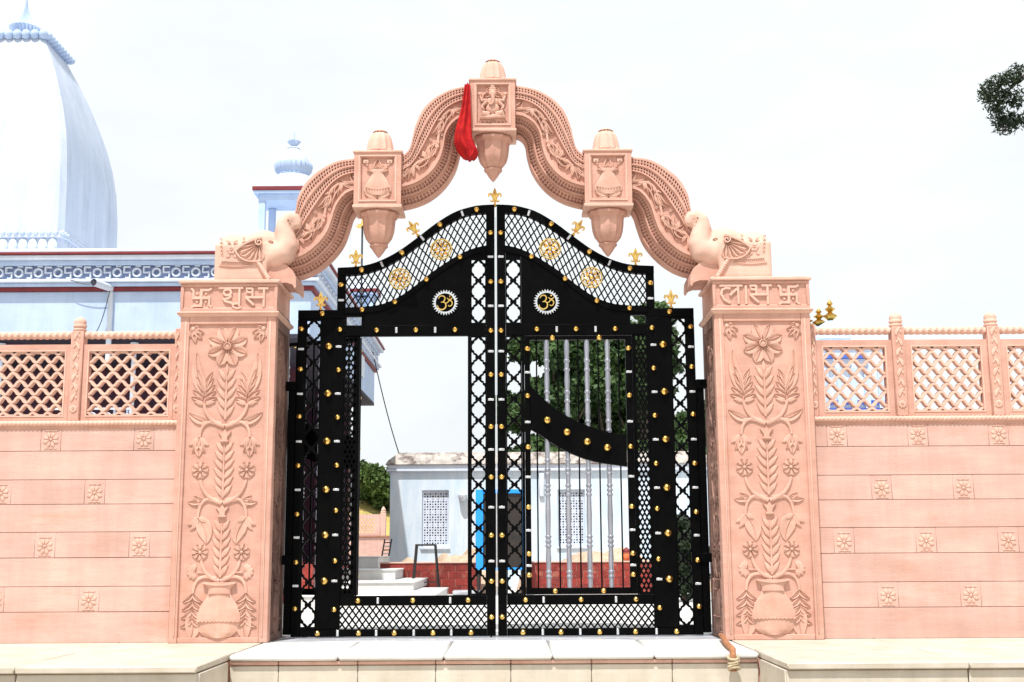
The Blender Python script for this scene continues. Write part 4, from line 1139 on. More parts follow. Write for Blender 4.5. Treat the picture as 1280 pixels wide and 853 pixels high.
    for x in (.40, 1.02): plate(x, .312, True, dy=-.002)
    # medallions
    for px, pz in ((.488, 3.398), (.857, 3.131)): put('flower_medallion', MEDAL, root, (sgn*px, y0-.004, pz))
    # om disc: silver rays, black disc, gold sign
    cx, cz = sgn*.452, 2.912
    mb = MB(); outl = []
    for k in range(56):
        a = 2*PI*k/56; r = .118 if k % 2 else .094; outl.append((cx+r*math.cos(a), cz+r*math.sin(a)))
    hole = [(cx+.084*math.cos(2*PI*k/32), cz+.084*math.sin(2*PI*k/32)) for k in range(32)]
    sv = SX[0]; SX[0] = 1
    om = put('om_disc', MB().prism([outl, hole], -.010, 0).mesh('sun_ray_ring', 'silver', False, 0, (cx, 0, cz)), root, (cx, y0+.004, cz))
    mb = MB()
    s = .076
    strokes = [([(-.78, .50), (-.55, .80), (-.15, .78), (-.02, .45), (-.22, .14), (-.48, .06)], .9), ([(-.40, .08), (-.05, .04), (.10, -.25), (.02, -.62), (-.38, -.82), (-.78, -.62), (-.88, -.30)], 1),
               ([(.02, -.06), (.30, .02), (.42, .22), (.68, .24), (.84, -.02), (.72, -.34), (.46, -.42), (.38, -.28)], .9), ([(.22, .58), (.42, .40), (.70, .42), (.88, .64)], .8)]
    for i, (st, w) in enumerate(strokes):
        sp, _ = spline(st, 16)
        mb.ribbon([(cx+v.x*s, cz-.004+v.y*s) for v in sp], [.015*w*(.55+.45*math.sin(PI*(k+.8)/16.6)) for k in range(16)], -.020-.001*i, -.004)
    mb.dome((cx+.55*s, cz+.72*s), .008, .018, y=-.004, n=8)
    put('om_sign', mb.mesh('om_sign', 'gold', False, 40, (cx, 0, cz)), om, (cx, y0+.006, cz))
    put('om_backing', MB().lathe([(.0845, -.004), (.0845, .0)], axis='y', n=32).mesh('om_backing', 'black'), om, (cx, y0+.005, cz))
    SX[0] = sv
    # fleur-de-lis finials standing on the leaf
    for x, z, r in ((.700, 3.535, 40), (1.257, 3.25, 0), (1.565, 2.862, 0)):
        put('fleur_de_lis', FLEUR, root, (sgn*x, GY+.025, z), rot=(0, math.radians(r)*sgn*.8, 0))
    if sgn < 0:
        put('fleur_de_lis', FLEUR, root, (-.006, GY+.025, 3.815)); P('drop_bolt', MB().tube([(.05, y0-.012, .10), (.05, y0-.012, -.02)], .007, 8))
    else:
        P('meeting_strip', MB().box(-.004, .004, y0+.01, y1-.01, .02, 3.70), 'silver')
    SX[0] = 1
    return root
gate_leaf(1); gate_leaf(-1)

# ------------------------------------------------------------------ red cloth on the arch
def cloth():
    P = lambda x, y: at(x, y, .15)
    rows = []
    # (y, left x, right x)
    prof = [(107, 581, 588), (118, 579.5, 588), (130, 578, 588.5), (145, 575.5, 589), (160, 571.5, 589.5), (172, 568.5, 590.5), (180, 568, 593), (188, 571, 596.5), (193, 575, 598), (198, 579, 596), (201, 583, 592)]
    vs = []; fs = []; C = 15
    for front in (0, 1):
        for j, (y, a, b) in enumerate(prof):
            for i in range(C):
                t = i/(C-1); p = P(a+(b-a)*t, y+1.2*math.sin(t*9+j))
                fold = .026*math.sin(t*13+.45*j)+.016*abs(math.sin(t*19+j*.7))-.008*math.sin(t*37+j*1.3)
                dep = .04+.09*min(1, j/5)*(1-abs(2*t-1)**2)
                vs.append((p.x, .15-(dep+fold*min(1, .3+j*.15) if front == 0 else -.02), p.z))
    R = len(prof); o = R*C
    for j in range(R-1):
        for i in range(C-1):
            a = j*C+i; fs.append((a, a+1, a+C+1, a+C)); fs.append((a+o, a+C+o, a+C+1+o, a+1+o))
        fs.append((j*C, (j+1)*C, (j+1)*C+o, j*C+o)); fs.append((j*C+C-1, (j+1)*C+C-1, (j+1)*C+C-1+o, j*C+C-1+o))
    for i in range(C-1): fs.append((i, i+1, i+1+o, i+o)); e = (R-1)*C+i; fs.append((e, e+1, e+1+o, e+o))
    return MB().add(vs, fs)
part('red_cloth', cloth(), 'cloth', None, org=tuple(at(583, 107, .15)), smooth=80, label='red cloth hanging beside the topmost carved box of the arch', cat='cloth')

# ------------------------------------------------------------------ rusty stick with rope at the right pillar foot
rt = thing('tied_pipe', (1.75, -.5, 0), 'short rusty pipe bent and tied with pale rope at foot of right pillar', 'pipe')
part('pipe', MB().tube([(1.815, -.02, .045), (1.80, -.2, .05), (1.765, -.55, .035), (1.735, -.85, .024), (1.712, -1.18, .018), (1.705, -1.225, -.02), (1.705, -1.235, -.13)], [.015, .020, .024, .024, .024, .022, .018], 10), 'rust', rt)
for k in range(4):
    c = Vector((1.705+.004*(k % 2), -1.235, -.035-.026*k))
    part('rope_turn', MB().tube([(c.x+.036*math.cos(a), c.y+.030*math.sin(a), c.z+.012*math.sin(a*1.0+k)) for a in [2*PI*i/14 for i in range(15)]], .011, 6), 'jute', rt)

# ------------------------------------------------------------------ temple building behind left
TY = 8.0; TX = -2.9; TB = 16.7
def tz(py, Y=TY, px=200): return at(px, py, Y).z
temple = thing('temple_hall', (-8, 12, 0), 'pale blue temple hall with maroon trim and fretted frieze behind left wall', 'building')
XL = -16
def ring(za, zb, out, m, name, ch=.01, yend=TB):
    """band round the front and right side, standing out by `out`"""
    part(name, MB().box(XL, TX+out, TY-out, TY+.4, za, zb, ch), m, temple)
    part(name, MB().box(TX-.4, TX+out-.003, TY+.401, yend+out, za, zb, ch), m, temple)
z_b = tz(419)
ring(z_b, tz(364), 0, 'blue_wash', 'upper_wall')
ring(tz(364)+.001, tz(359), .05, 'maroon', 'maroon_band')
ring(tz(359)+.001, tz(354.5), .09, 'blue_wash', 'ledge')
ring(tz(354.5)+.001, tz(350.5), .14, 'white_wash', 'ledge')
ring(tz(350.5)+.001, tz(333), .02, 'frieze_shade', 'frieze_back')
ring(tz(333)+.001, tz(327), .10, 'blue_wash', 'cove')
ring(tz(327)+.001, tz(321.5), .18, 'white_wash', 'cove')
ring(tz(321.5)+.001, tz(318.5), .21, 'maroon', 'maroon_band')
ring(tz(318.5)+.001, tz(314), .19, 'white_wash', 'roof_edge')
part('roof_slab', MB().box(XL, TX-.4, TY+.4, TB, tz(331), tz(318)), 'white_wash', temple)
# frieze ornaments: rings and square hooks in turn
za, zb = tz(350.5)+.003, tz(333)-.003; hz = zb-za; cz = (za+zb)/2
om1 = MB(); om1.ribbon(circ(0, 0, hz*.28, 17), .030, -.06, 0)
for q in (-1, 1): om1.ribbon([(-.02*q, q*hz*.46), (.06*q, q*hz*.46)], .022, -.055, 0)
om1 = om1.mesh('frieze_ring', 'white_wash')
om2 = MB()
om2.ribbon([(-.05, hz*.40), (.05, hz*.40)], .026, -.06, 0); om2.ribbon([(-.045, hz*.40), (-.045, -hz*.05)], .026, -.058, 0); om2.ribbon([(.045, hz*.05), (.045, -hz*.40)], .026, -.058, 0); om2.ribbon([(.045, -hz*.38), (-.02, -hz*.38)], .026, -.06, 0)
om2.ribbon([(-.05, 0), (.05, 0)], .022, -.056, 0)
om2 = om2.mesh('frieze_hook', 'white_wash')
k = 0; x = TX-.10
while x > -9.6:
    put('frieze_ring' if k % 2 else 'frieze_hook', om1 if k % 2 else om2, temple, (x, TY-.018, cz)); x -= .149; k += 1
y = TY+.15; k = 0
while y < TB:
    put('frieze_ring' if k % 2 else 'frieze_hook', om1 if k % 2 else om2, temple, (TX+.018, y, cz), rot=(0, 0, PI/2)); y += .149; k += 1
# verandah below, its shade put into the dark wall and ceiling colours
part('verandah_ceiling', MB().box(XL, TX-.002, TY+.002, TB, z_b-.06, z_b-.002), 'interior_shade', temple)
part('verandah_rear_wall', MB().box(-4.599, -3.4, TB-.2, TB-.05, .551, z_b-.061), 'maroon_shaded', temple)
for i in range(6): part('hanging_sheet', MB().box(-3.55+.09*i, -3.50+.09*i, 15.2, 15.23, .9+.1*(i % 3), 2.6+.2*(i % 2), .005), ('brick', 'white_wash', 'interior_shade')[i % 3], temple)
part('verandah_back_wall', MB().box(XL, -4.6, 11.2, 11.4, 0, z_b), 'maroon_shaded', temple)
part('verandah_end_wall', MB().box(-4.7, -4.6, 11.4, TB, 0, z_b), 'maroon_shaded', temple)
part('verandah_plinth', MB().box(XL, TX+.1, TY+.1, TB, .001, .55), 'brick', temple)
for xx in (-3.34, -5.6, -7.62, -10.2): part('column', MB().lathe([(.06, 0), (.06, .1), (.035, .14), (.03, 1.6), (.035, z_b-.55-.2), (.06, z_b-.55-.14), (.06, z_b-.632)], (xx, TY+.2, .551), 16), 'white_wash', temple)
for yy in (11, 14, 16.4): part('column', MB().box(-3.75, -3.55, yy-.1, yy+.1, .551, z_b-.001, .02), 'maroon_shaded', temple)
for i in range(7): part('grille_bar', MB().box(-6.75+.19*i, -6.72+.19*i, 7.98, 8.0, .55, 2.87), 'white_wash', temple)
for zz in (1.2, 1.7, 2.2, 2.58, 2.84): part('grille_bar', MB().box(-6.8, -5.5, 7.955, 7.978, zz, zz+.03), 'white_wash', temple)
for i in range(5): part('grille_scroll', MB().ribbon(circ(-6.55+.22*i, 2.72, .075, 13), .02, 7.93, 7.953), 'white_wash', temple)
for i in range(4):
    part('dark_doorway', MB().box(-6.0-1.9*i, -5.1-1.9*i, 11.15, 11.199, .55, 2.7, .01), 'interior_shade', temple)
# small window and box on right end that shows over the open wicket
part('balcony_window', MB().box(TX+.001, TX+.03, 13.6, 14.6, z_b+.25, z_b+.7, .01), 'pvc', temple)
# spout and the upright grey strip below it
a = at(140, 361, TY); 
part('rain_spout', MB().tube([(a.x, TY, a.z), (a.x-.13, TY-.45, a.z-.0)], .055, 14, cap=False), 'pvc', temple)
part('spout_mouth', MB().lathe([(.046, 0), (.046, .01)], (a.x-.125, TY-.44, a.z), 14, axis='y'), 'interior_shade', temple)
part('wall_upright', MB().box(a.x-.04, a.x+.035, TY-.05, TY-.001, z_b-.4, tz(365), .01), 'pvc', temple)
def hang(p, q, sag, n=14): return [(p[0]+(q[0]-p[0])*t, p[1]+(q[1]-p[1])*t, p[2]+(q[2]-p[2])*t-sag*4*t*(1-t)) for t in [i/(n-1) for i in range(n)]]
part('cable', MB().tube(hang((a.x, TY-.08, a.z-.03), tuple(at(118, 418, TY-.1)), .12), .007, 5), 'wire', temple)
part('cable', MB().tube(hang(tuple(at(88, 350, TY-.15)), tuple(at(128, 356, TY-.15)), .03), .006, 5), 'wire', temple)

# shikhara tower
SXc, SY, SH = -8.81, 11.16, 1.46
shik = thing('temple_spire', (SXc, SY, 5.1), 'tall curved white temple spire rising behind the blue hall', 'spire')
prof = []
zs = [5.1, 6.2, 6.9, 7.45, 7.9, 8.3, 8.7, 9.1, 9.45, 9.86]
hwid = [1.45, 1.45, 1.44, 1.405, 1.335, 1.235, 1.10, .95, .79, .585]
vs = []; fs = []
for z, h in zip(zs, hwid):
    c = h*.06
    for (sx, sy) in ((1, -1), (1, 1), (-1, 1), (-1, -1)):
        if (sx, sy) in ((1, -1), (-1, 1)): vs += [(SXc+sx*(h-c), SY+sy*h, z), (SXc+sx*h, SY+sy*(h-c), z)]
        else: vs += [(SXc+sx*h, SY+sy*(h-c), z), (SXc+sx*(h-c), SY+sy*h, z)]
for j in range(len(zs)-1):
    for i in range(8): a_, b_ = j*8+i, j*8+(i+1) % 8; fs.append((a_, b_, b_+8, a_+8))
fs.append(tuple(range(72, 80)))
part('spire_body', MB().add(vs, fs), 'spire_wash', shik, smooth=25)
part('spire_plinth', MB().box(SXc-1.52, SXc+1.50, SY-1.56, SY+1.3, 5.1, 5.50, .02), 'white_wash', shik)
part('spire_plinth', MB().box(SXc-1.60, SXc+1.44, SY-1.50, SY+1.0, 5.501, 5.62, .02), 'blue_wash', shik)
for i in range(16):
    x = SXc+1.30-.165*i; part('plinth_petal', MB().ell((x, SY-1.46, 5.78), (.084, .06, .15), 10, 8), 'white_wash', shik)
for i in range(14):
    y = SY-1.3+.165*i; part('plinth_petal', MB().ell((SXc+1.44, y, 5.78), (.05, .075, .15), 8, 6), 'white_wash', shik)
part('bead_course', MB().box(SXc-1.5, SXc+1.46, SY-1.50, SY-1.38, 5.93, 5.98, .01).box(SXc+1.38, SXc+1.48, SY-1.379, SY+1.3, 5.93, 5.98, .01), 'white_wash', shik)
mb = MB()
for i in range(26): mb.ell((SXc+1.46-.11*i, SY-1.5, 6.01), (.045, .045, .04), 8, 5); mb.ell((SXc+1.46, SY-1.48+.11*i, 6.01), (.045, .045, .04), 8, 5)
part('bead_row', mb, 'white_wash', shik)
for i in range(9):
    part('crown_ball', MB().ell((SXc+.60-.155*i, SY-.63, 9.90), (.082, .085, .09), 12, 8), 'blue_wash', shik)
    part('crown_ball', MB().ell((SXc+.64, SY-.57+.145*i, 9.90), (.10, .076, .07), 12, 8), 'blue_wash', shik)
part('spire_neck', MB().lathe([(.58, 9.86), (.40, 9.94), (.24, 9.98), (.20, 10.12), (.21, 10.14)], (SXc, SY, 0), 28), 'white_wash', shik)
part('lotus_cap', MB().lathe([(.20, 10.14), (.23, 10.17), (.27, 10.24), (.29, 10.30), (.24, 10.32), (.17, 10.40), (.08, 10.54), (.03, 10.7), (.005, 10.9)], (SXc, SY, 0), 48, 24, .18), 'blue_wash', shik)

# roof pavilion (chhatri) seen behind left elephant
def chhatri(cx, cy, zb, zs_, half, lab, simple=False):
    r = thing('roof_pavilion', (cx, cy, zb), lab, 'pavilion')
    for sx in (-1, 1):
        for sy in (-1, 1): part('column', MB().box(cx+sx*(half-.14)-.06, cx+sx*(half-.14)+.06, cy+sy*(half-.14)-.06, cy+sy*(half-.14)+.06, zb, zs_-.001, .01), 'blue_wash', r)
    part('roof_slab', MB().box(cx-half, cx+half, cy-half, cy+half, zs_, zs_+.05, .005), 'blue_wash', r)
    part('maroon_edge', MB().box(cx-half-.02, cx+half+.02, cy-half-.02, cy+half+.02, zs_+.051, zs_+.12, .005), 'maroon', r)
    if not simple:
        part('lattice_brace', MB().box(cx-half+.1, cx+half-.1, cy-half+.06, cy-half+.1, zs_-.12, zs_-.001), 'blue_wash', r)
        part('drum', MB().lathe([(.50, 0), (.50, .05), (.47, .16), (.40, .28), (.33, .34)], (cx, cy, zs_+.12), 32), 'spire_wash', r)
        part('lotus_ring', MB().lathe([(.27, .33), (.30, .38), (.29, .41), (.335, .46), (.36, .56), (.345, .60), (.30, .61)], (cx, cy, zs_+.12), 48, 24, .06), 'blue_wash', r)
        part('dome', MB().lathe([(.30, .60), (.28, .68), (.22, .78), (.15, .85), (.11, .88), (.12, .90), (.07, .93)], (cx, cy, zs_+.12), 32), 'spire_wash', r)
        part('dome_finial', MB().lathe([(.04, .92), (.05, .96), (.12, 1.02), (.13, 1.05), (.04, 1.06), (.018, 1.10), (.012, 1.22)], (cx, cy, zs_+.12), 16, 8, .3), 'blue_wash', r)
    return r
a = at(366, 243, 11.7)
chhatri(a.x, a.y, 5.16, at(366, 243, 11.2).z, .60, 'small domed blue roof pavilion with maroon edge above the left elephant')
a = at(451, 365, 15.8)
ch2 = chhatri(a.x+.02, 16.1, 5.16, at(451, 368, 15.8).z, .33, 'little pale blue rooftop kiosk with maroon edge seen behind gate top lattice', True)
part('kiosk_body', MB().box(a.x-.2, a.x+.24, 15.9, 16.3, 5.16, at(451, 371, 15.8).z), 'blue_wash', ch2)
part('kiosk_roof', MB().lathe([(.30, 0), (.24, .12), (.12, .22), (.02, .28)], (a.x+.02, 16.1, at(451, 368, 15.8).z+.12), 20), 'white_wash', ch2)
# two thin poles, one with brass disc
a = at(453, 283, 15.0); b = at(437, 290, 15.0)
fp = thing('flag_pole', (a.x, 15, 5.16), 'thin dark pole topped with a brass disc behind left hanging bud', 'pole')
part('pole', MB().tube([(a.x, 15, 5.16), (a.x, 15, a.z+.05)], .022, 8), 'wire', fp)
part('brass_disc', MB().lathe([(.02, -.03), (.12, -.02), (.135, .0), (.10, .03), (.03, .05), (.02, .12), (.005, .17)], (a.x, 15, a.z), 20), 'gold', fp)
fp = thing('flag_pole', (b.x, 15, 5.16), 'plain grey pole, left one of the two behind left gate leaf', 'pole')
part('pole', MB().tube([(b.x, 15, 5.16), (b.x, 15, b.z+.2)], .022, 8), 'pvc', fp)
part('pole_cap', MB().ell((b.x, 15, b.z+.22), (.035, .035, .04), 10, 6), 'pvc', fp)

# ------------------------------------------------------------------ marble steps in the court
st = thing('marble_steps', (-3, 8, 0), 'white marble steps behind the open small door', 'steps')
for i, (xr, ya, yb, za, zb) in enumerate(((-.92, 6.7, 10.3, .0, .155), (-1.35, 8.7, 12.1, .156, .285), (-1.77, 10.2, 13.2, .286, .452), (-2.25, 12.0, 14.1, .453, .655))):
    x0 = -2.78 if i < 3 else -2.78
    part('riser', MB().box(x0, xr-.02, ya+.02, yb, za, zb-.025), 'marble2', st)
    part('tread', MB().box(x0, xr, ya, yb+.01, zb-.0245, zb, .008), 'marble2', st)
# ------------------------------------------------------------------ shed
SHY = 15.73
def sx(px, Y=SHY, py=620): return at(px, py, Y).x
def sz(py, Y=SHY, px=540): return at(px, py, Y).z
shed = thing('outbuilding', (.8, 18, 0), 'streaked pale blue outbuilding with flat weathered roof and pierced windows behind the gate', 'outbuilding')
wx0, wx1 = sx(487.5), 4.3
w1 = (sx(527.5), sx(561)); w2 = (sx(697), sx(731)); wz0, wz1 = sz(684), sz(613)
part('wall', MB().prism([[(wx0, .001), (wx1, .001), (wx1, sz(590)), (wx0, sz(590))], [(w1[0], wz0), (w1[1], wz0), (w1[1], wz1), (w1[0], wz1)], [(w2[0], wz0), (w2[1], wz0), (w2[1], wz1), (w2[0], wz1)]], SHY, SHY+.25), 'shed_wall', shed, smooth=0)
part('side_wall', MB().box(wx0, wx0+.25, SHY+.251, 20, .001, sz(590)), 'shed_wall', shed)
part('side_wall', MB().box(wx1-.25, wx1, SHY+.251, 20, .001, sz(590)), 'shed_wall', shed)
part('back_wall', MB().box(wx0+.251, wx1-.251, 19.8, 20, .001, sz(590)), 'shed_wall', shed)
part('cornice', MB().box(wx0-.08, wx1+.08, SHY-.08, 20.1, sz(590)+.001, sz(586.5), .01), 'white_wash', shed)
part('cornice', MB().box(wx0-.05, wx1+.05, SHY-.05, 20.05, sz(586.5)+.001, sz(581), .01), 'pvc', shed)
zr0, zr1 = sz(581)+.001, sz(581)+.27
vs = [(wx0-.10, SHY-.10, zr0), (wx1+.1, SHY-.10, zr0), (wx1+.1, 20.1, zr0), (wx0-.1, 20.1, zr0), (wx0-.04, SHY-.04, zr0+.09), (wx1+.04, SHY-.04, zr0+.09), (wx1+.04, 20.04, zr0+.09), (wx0-.04, 20.04, zr0+.09), (wx0+.16, SHY+.2, zr1), (wx1-.16, SHY+.2, zr1), (wx1-.3, 19.5, zr1), (wx0+.3, 19.5, zr1)]
part('roof', MB().add(vs, [(3, 2, 1, 0), (0, 1, 5, 4), (1, 2, 6, 5), (2, 3, 7, 6), (3, 0, 4, 7), (4, 5, 9, 8), (5, 6, 10, 9), (6, 7, 11, 10), (7, 4, 8, 11), (8, 9, 10, 11)]), 'shed_roof', shed)
for w in (w1, w2):
    f = part('window_jali', MB().box(w[0]+.04, w[0]+.05, SHY+.06, SHY+.061, wz0, wz0+.01), 'white_wash', shed)
    hs = []; n = 9; cw = (w[1]-w[0]-.06)/n; nr = 20; rh = (wz1-wz0-.1)/nr
    for r in range(nr):
        for c in range(n):
            if (r+c) % 2 and r % 5 == 2: continue
            x = w[0]+.03+cw*(c+.5); z = wz0+.05+rh*(r+.5); a_ = (.012, .017)[(r+c) % 2]
            hs.append([(x-a_, z-a_*.8), (x, z-a_*1.1), (x+a_, z-a_*.5), (x+a_*.9, z+a_*.8), (x-.002, z+a_*1.1), (x-a_, z+a_*.7)])
    part('pierced_screen', MB().prism([[(w[0]+.001, wz0+.001), (w[1]-.001, wz0+.001), (w[1]-.001, wz1-.001), (w[0]+.001, wz1-.001)]]+hs, SHY+.07, SHY+.10), 'white_wash', f, smooth=0)
    part('window_sill', MB().box(w[0]-.03, w[1]+.03, SHY-.04, SHY+.06, wz0-.05, wz0-.001, .006), 'white_wash', f)
    part('window_dark', MB().box(w[0]-.02, w[1]+.02, SHY+.26, SHY+.27, wz0-.02, wz1+.02), 'interior_shade', f)
a = at(578, 621, SHY-.08)
lm = thing('wall_lamp', (a.x, SHY-.05, a.z), 'small pale bracket lamp on the outbuilding wall right of its left window', 'wall lamp')
part('bracket', MB().box(a.x-.09, a.x+.09, SHY-.12, SHY-.001, a.z+.03, a.z+.06, .005), 'pvc', lm)
part('shade', MB().lathe([(.09, .03), (.085, -.02), (.06, -.07), (.03, -.09)], (a.x, SHY-.12, a.z), 14), 'pvc', lm)
part('wall_upright', MB().box(sx(674), sx(680), SHY-.06, SHY-.001, sz(622), sz(592), .01), 'pvc', shed)  # grey pipe down the wall
# cable from balcony to roof
p = at(466, 440, 15.5); q = at(500, 571, 16.2)
cb = part('overhead_cable', MB().tube(hang(tuple(p), tuple(q), .12), .012, 5), 'wire', None, label='thin dark cable running from the blue hall down to the outbuilding roof', cat='cable')

# ------------------------------------------------------------------ red tiled dwarf wall, sand heap, stool, cabinet and small things
def dwarf(x0, x1, lab):
    Y0 = 11.73; top = .53
    r = thing('tiled_wall', ((x0+x1)/2, Y0+.1, 0), lab, 'low wall', 'low red tiled walls in the court')
    part('wall_core', MB().box(x0, x1, Y0+.012, Y0+.22, .001, top), 'mortar', r)
    part('coping', MB().box(x0-.01, x1+.01, Y0-.015, Y0+.24, top+.001, top+.025, .004), 'stone_pale', r)
    h = .127; k = 0
    for j in range(4):
        z = .012+h*j*1.015; x = x0+.004-(.12 if j % 2 else 0)
        while x < x1-.02:
            a_, b_ = max(x, x0+.003), min(x+.235, x1-.003)
            if b_-a_ > .03: part('tile', MB().box(a_+.003, b_-.003, Y0+random.uniform(-.002, .002), Y0+.014, z+.003, z+h-.003, .004), 'brick', r)
            x += .24
    return r
xm0, xm1 = at(489, 720, 11.73).x, at(601, 720, 11.73).x
dwarf(-2.2, xm1, 'low red tiled wall left of the blue cabinet, seen behind the stool')
dwarf(at(661, 720, 11.73).x, at(832, 720, 11.73).x, 'low red tiled wall seen through the steel balusters')
structure('kerb', MB().box(-.9, xm1, 11.2, 11.728, .001, .07, .01), 'marble_grey')
def heap(x0, x1, y0, y1, h, lab, seed):
    rnd = random.Random(seed); nx, ny = 60, 14; vs = []; fs = []
    ph = [rnd.uniform(0, 6) for _ in range(5)]
    for j in range(ny+1):
        for i in range(nx+1):
            u, v = i/nx, j/ny; e = (math.sin(PI*u)**.35)*(math.sin(PI*v)**.6)
            z = h*e*(.74+.16*math.sin(u*9+ph[0])+.10*math.sin(u*23+ph[1]+v*5)+.05*math.sin(u*47+v*19+ph[2]))
            vs.append((x0+(x1-x0)*u, y0+(y1-y0)*v, z+.002+rnd.uniform(0, .02)*e))
    for j in range(ny):
        for i in range(nx): a_ = j*(nx+1)+i; fs.append((a_, a_+1, a_+nx+2, a_+nx+1))
    return part('sand_heap', MB().add(vs, fs), 'sand', None, smooth=60, label=lab, cat='sand heap')
heap(-2.3, .0, 12.0, 15.2, .86, 'brown sand heap behind the low red wall below the left pierced window', 4)
heap(.2, 3.9, 12.0, 15.2, .83, 'brown sand heap behind the balusters along the outbuilding foot', 5)

sa = at(532, 700, 11.0)
stool = thing('metal_stool', (sa.x, 11.1, .0), 'black metal stool frame standing before the low red wall', 'stool')
hs_ = .86; x = sa.x; w = .175
part('seat_frame', MB().box(x-w, x+w, 10.93, 11.27, hs_-.03, hs_, .004), 'iron', stool)
for q, (a_, b_) in enumerate(((-1, -1), (1, -1), (1, 1), (-1, 1))):
    part('leg', MB().tube([(x+a_*(w-.015), 11.1+b_*.15, hs_-.03), (x+a_*(w+.055), 11.1+b_*.20, .003)], .014 if q else .016, 8), 'iron', stool)
part('stretcher', MB().tube([(x-w-.03, 10.92, .22), (x+w+.03, 10.92, .22)], .007, 6), 'iron', stool)
part('stretcher', MB().tube([(x-w-.03, 11.28, .22), (x+w+.03, 11.28, .22)], .007, 6), 'iron', stool)

a0 = at(483, 694, 13.6)
lf = thing('leaning_frame', (a0.x, 13.7, .655), 'small black ladder-like frame leaning at top of marble steps', 'frame')
for q in (0, 1): part('rail', MB().tube([(a0.x-.075+.13*q, 13.5, .657), (a0.x-.035+.13*q, 13.62, .655+.32)], .014, 6), 'iron', lf)
for k in range(4): part('rung', MB().tube([(a0.x-.065+.010*k, 13.52+.03*k, .70+.07*k), (a0.x+.065+.010*k, 13.52+.03*k, .70+.07*k)], .010, 6), 'iron' if k % 2 else 'white_wash', lf)

cbx0, cbx1 = at(594.5, 650, 10.75).x, at(655, 650, 10.75).x; cz1 = at(600, 612, 10.75).z; cz0 = at(600, 713, 10.75).z
cab = thing('blue_cabinet', ((cbx0+cbx1)/2, 11.1, 0), 'bright blue open-fronted metal cabinet on legs behind gate centre', 'cabinet')
part('side_panel', MB().box(cbx0, cbx0+.13, 10.75, 11.45, cz0, cz1, .008), 'blue_paint', cab)
part('side_panel', MB().box(cbx1-.03, cbx1, 10.75, 11.45, cz0, cz1, .008), 'blue_paint', cab)
part('top_panel', MB().box(cbx0+.131, cbx1-.031, 10.75, 11.45, cz1-.07, cz1, .008), 'blue_paint', cab)
part('bottom_panel', MB().box(cbx0+.131, cbx1-.031, 10.75, 11.45, cz0, cz0+.04, .008), 'blue_paint', cab)
part('back_panel', MB().box(cbx0+.131, cbx1-.031, 11.42, 11.44, cz0+.041, cz1-.071), 'interior_shade', cab)
part('shelf', MB().box(cbx0+.131, cbx1-.031, 10.80, 11.41, (cz0+cz1)/2, (cz0+cz1)/2+.02), 'iron', cab)
part('opening_sheet', MB().box(cbx0+.135, cbx1-.035, 10.785, 10.798, cz0+.045, cz1-.075), 'iron', cab)  # dark sheet across the open front, standing in for the shade inside
for q in (cbx0+.04, cbx1-.04):
    for yy in (10.8, 11.4): part('leg', MB().box(q-.02, q+.02, yy-.02, yy+.02, .001, cz0-.001), 'iron', cab)

a0 = at(783, 694, 11.85)
pt = thing('clay_pot', (a0.x, 11.85, .556), 'orange clay pot with dark maroon lid on low red wall behind balusters', 'pot')
part('pot_body', MB().lathe([(.045, 0), (.07, .03), (.08, .07), (.065, .11), (.05, .125), (.058, .14)], (a0.x, 11.85, .556), 18), 'terracotta', pt)
part('lid', MB().lathe([(.062, .141), (.065, .165), (.05, .20), (.025, .22), (.01, .235)], (a0.x, 11.85, .556), 16), 'maroon', pt)

# ------------------------------------------------------------------ far pink wall, hill
FY = 26.0
fw = thing('far_wall', (-5, FY, 0), 'distant pink parapet wall left of the outbuilding', 'wall')
fx0, fx1 = -9.0, -2.6
zt = at(470, 643, FY).z; zm = at(470, 672, FY).z
part('wall_base', MB().box(fx0, fx1, FY, FY+.2, .001, zm), 'stone_wall', fw)
part('rope_moulding', MB().tube([(fx0, FY-.01, zm+.02), (fx1, FY-.01, zm+.02)], .035, 8), 'stone_brown', fw)
x = fx0
post_x = at(479, 640, FY).x
for k in range(6):
    px_ = post_x-1.35*k+1.35
    if px_ > fx1+.2: continue
    part('post', MB().box(px_-.08, px_+.08, FY-.02, FY+.16, zm+.04, zt+.03, .01), 'stone_wall', fw)
    part('post_finial', MB().lathe([(.08, 0), (.085, .04), (.06, .06), (.07, .10), (.03, .17), (.005, .2)], (px_, FY+.07, zt+.03), 12), 'stone_pale', fw)
    xa, xb = px_-1.26, px_-.09
    hs = []; z0, z1 = zm+.12, zt-.12
    for r in range(6):
        for c in range(9):
            xx = xa+.14+(xb-xa-.28)*(c+.5+(.25 if r % 2 else -.25))/9; zz = z0+(z1-z0)*(r+.5)/6
            hs.append([(xx-.032, zz), (xx, zz-.03), (xx+.032, zz), (xx, zz+.03)])
    part('jali_panel', MB().prism([[(xa, zm+.045), (xb, zm+.045), (xb, zt), (xa, zt)]]+hs, FY+.03, FY+.09), 'stone_wall', fw, smooth=0)
def hill():
    vs = []; fs = []; nx, ny = 60, 24
    for j in range(ny+1):
        for i in range(nx+1):
            x = -60+i*2.0; y = 46+j*4.0; v = j/ny
            r = min(1, max(0, (y-45)/9)); r = r*r*(3-2*r); z = -.9+4.7*r*(math.exp(-((x+14)/22)**2)+.18*math.exp(-((x-40)/25)**2))+.15*math.sin(x*.7+y*.4)*r
            vs.append((x, y, z))
    for j in range(ny):
        for i in range(nx): a_ = j*(nx+1)+i; fs.append((a_, a_+1, a_+nx+2, a_+nx+1))
    return MB().add(vs, fs)
structure('hillside', hill(), 'dry_grass', smooth=60)

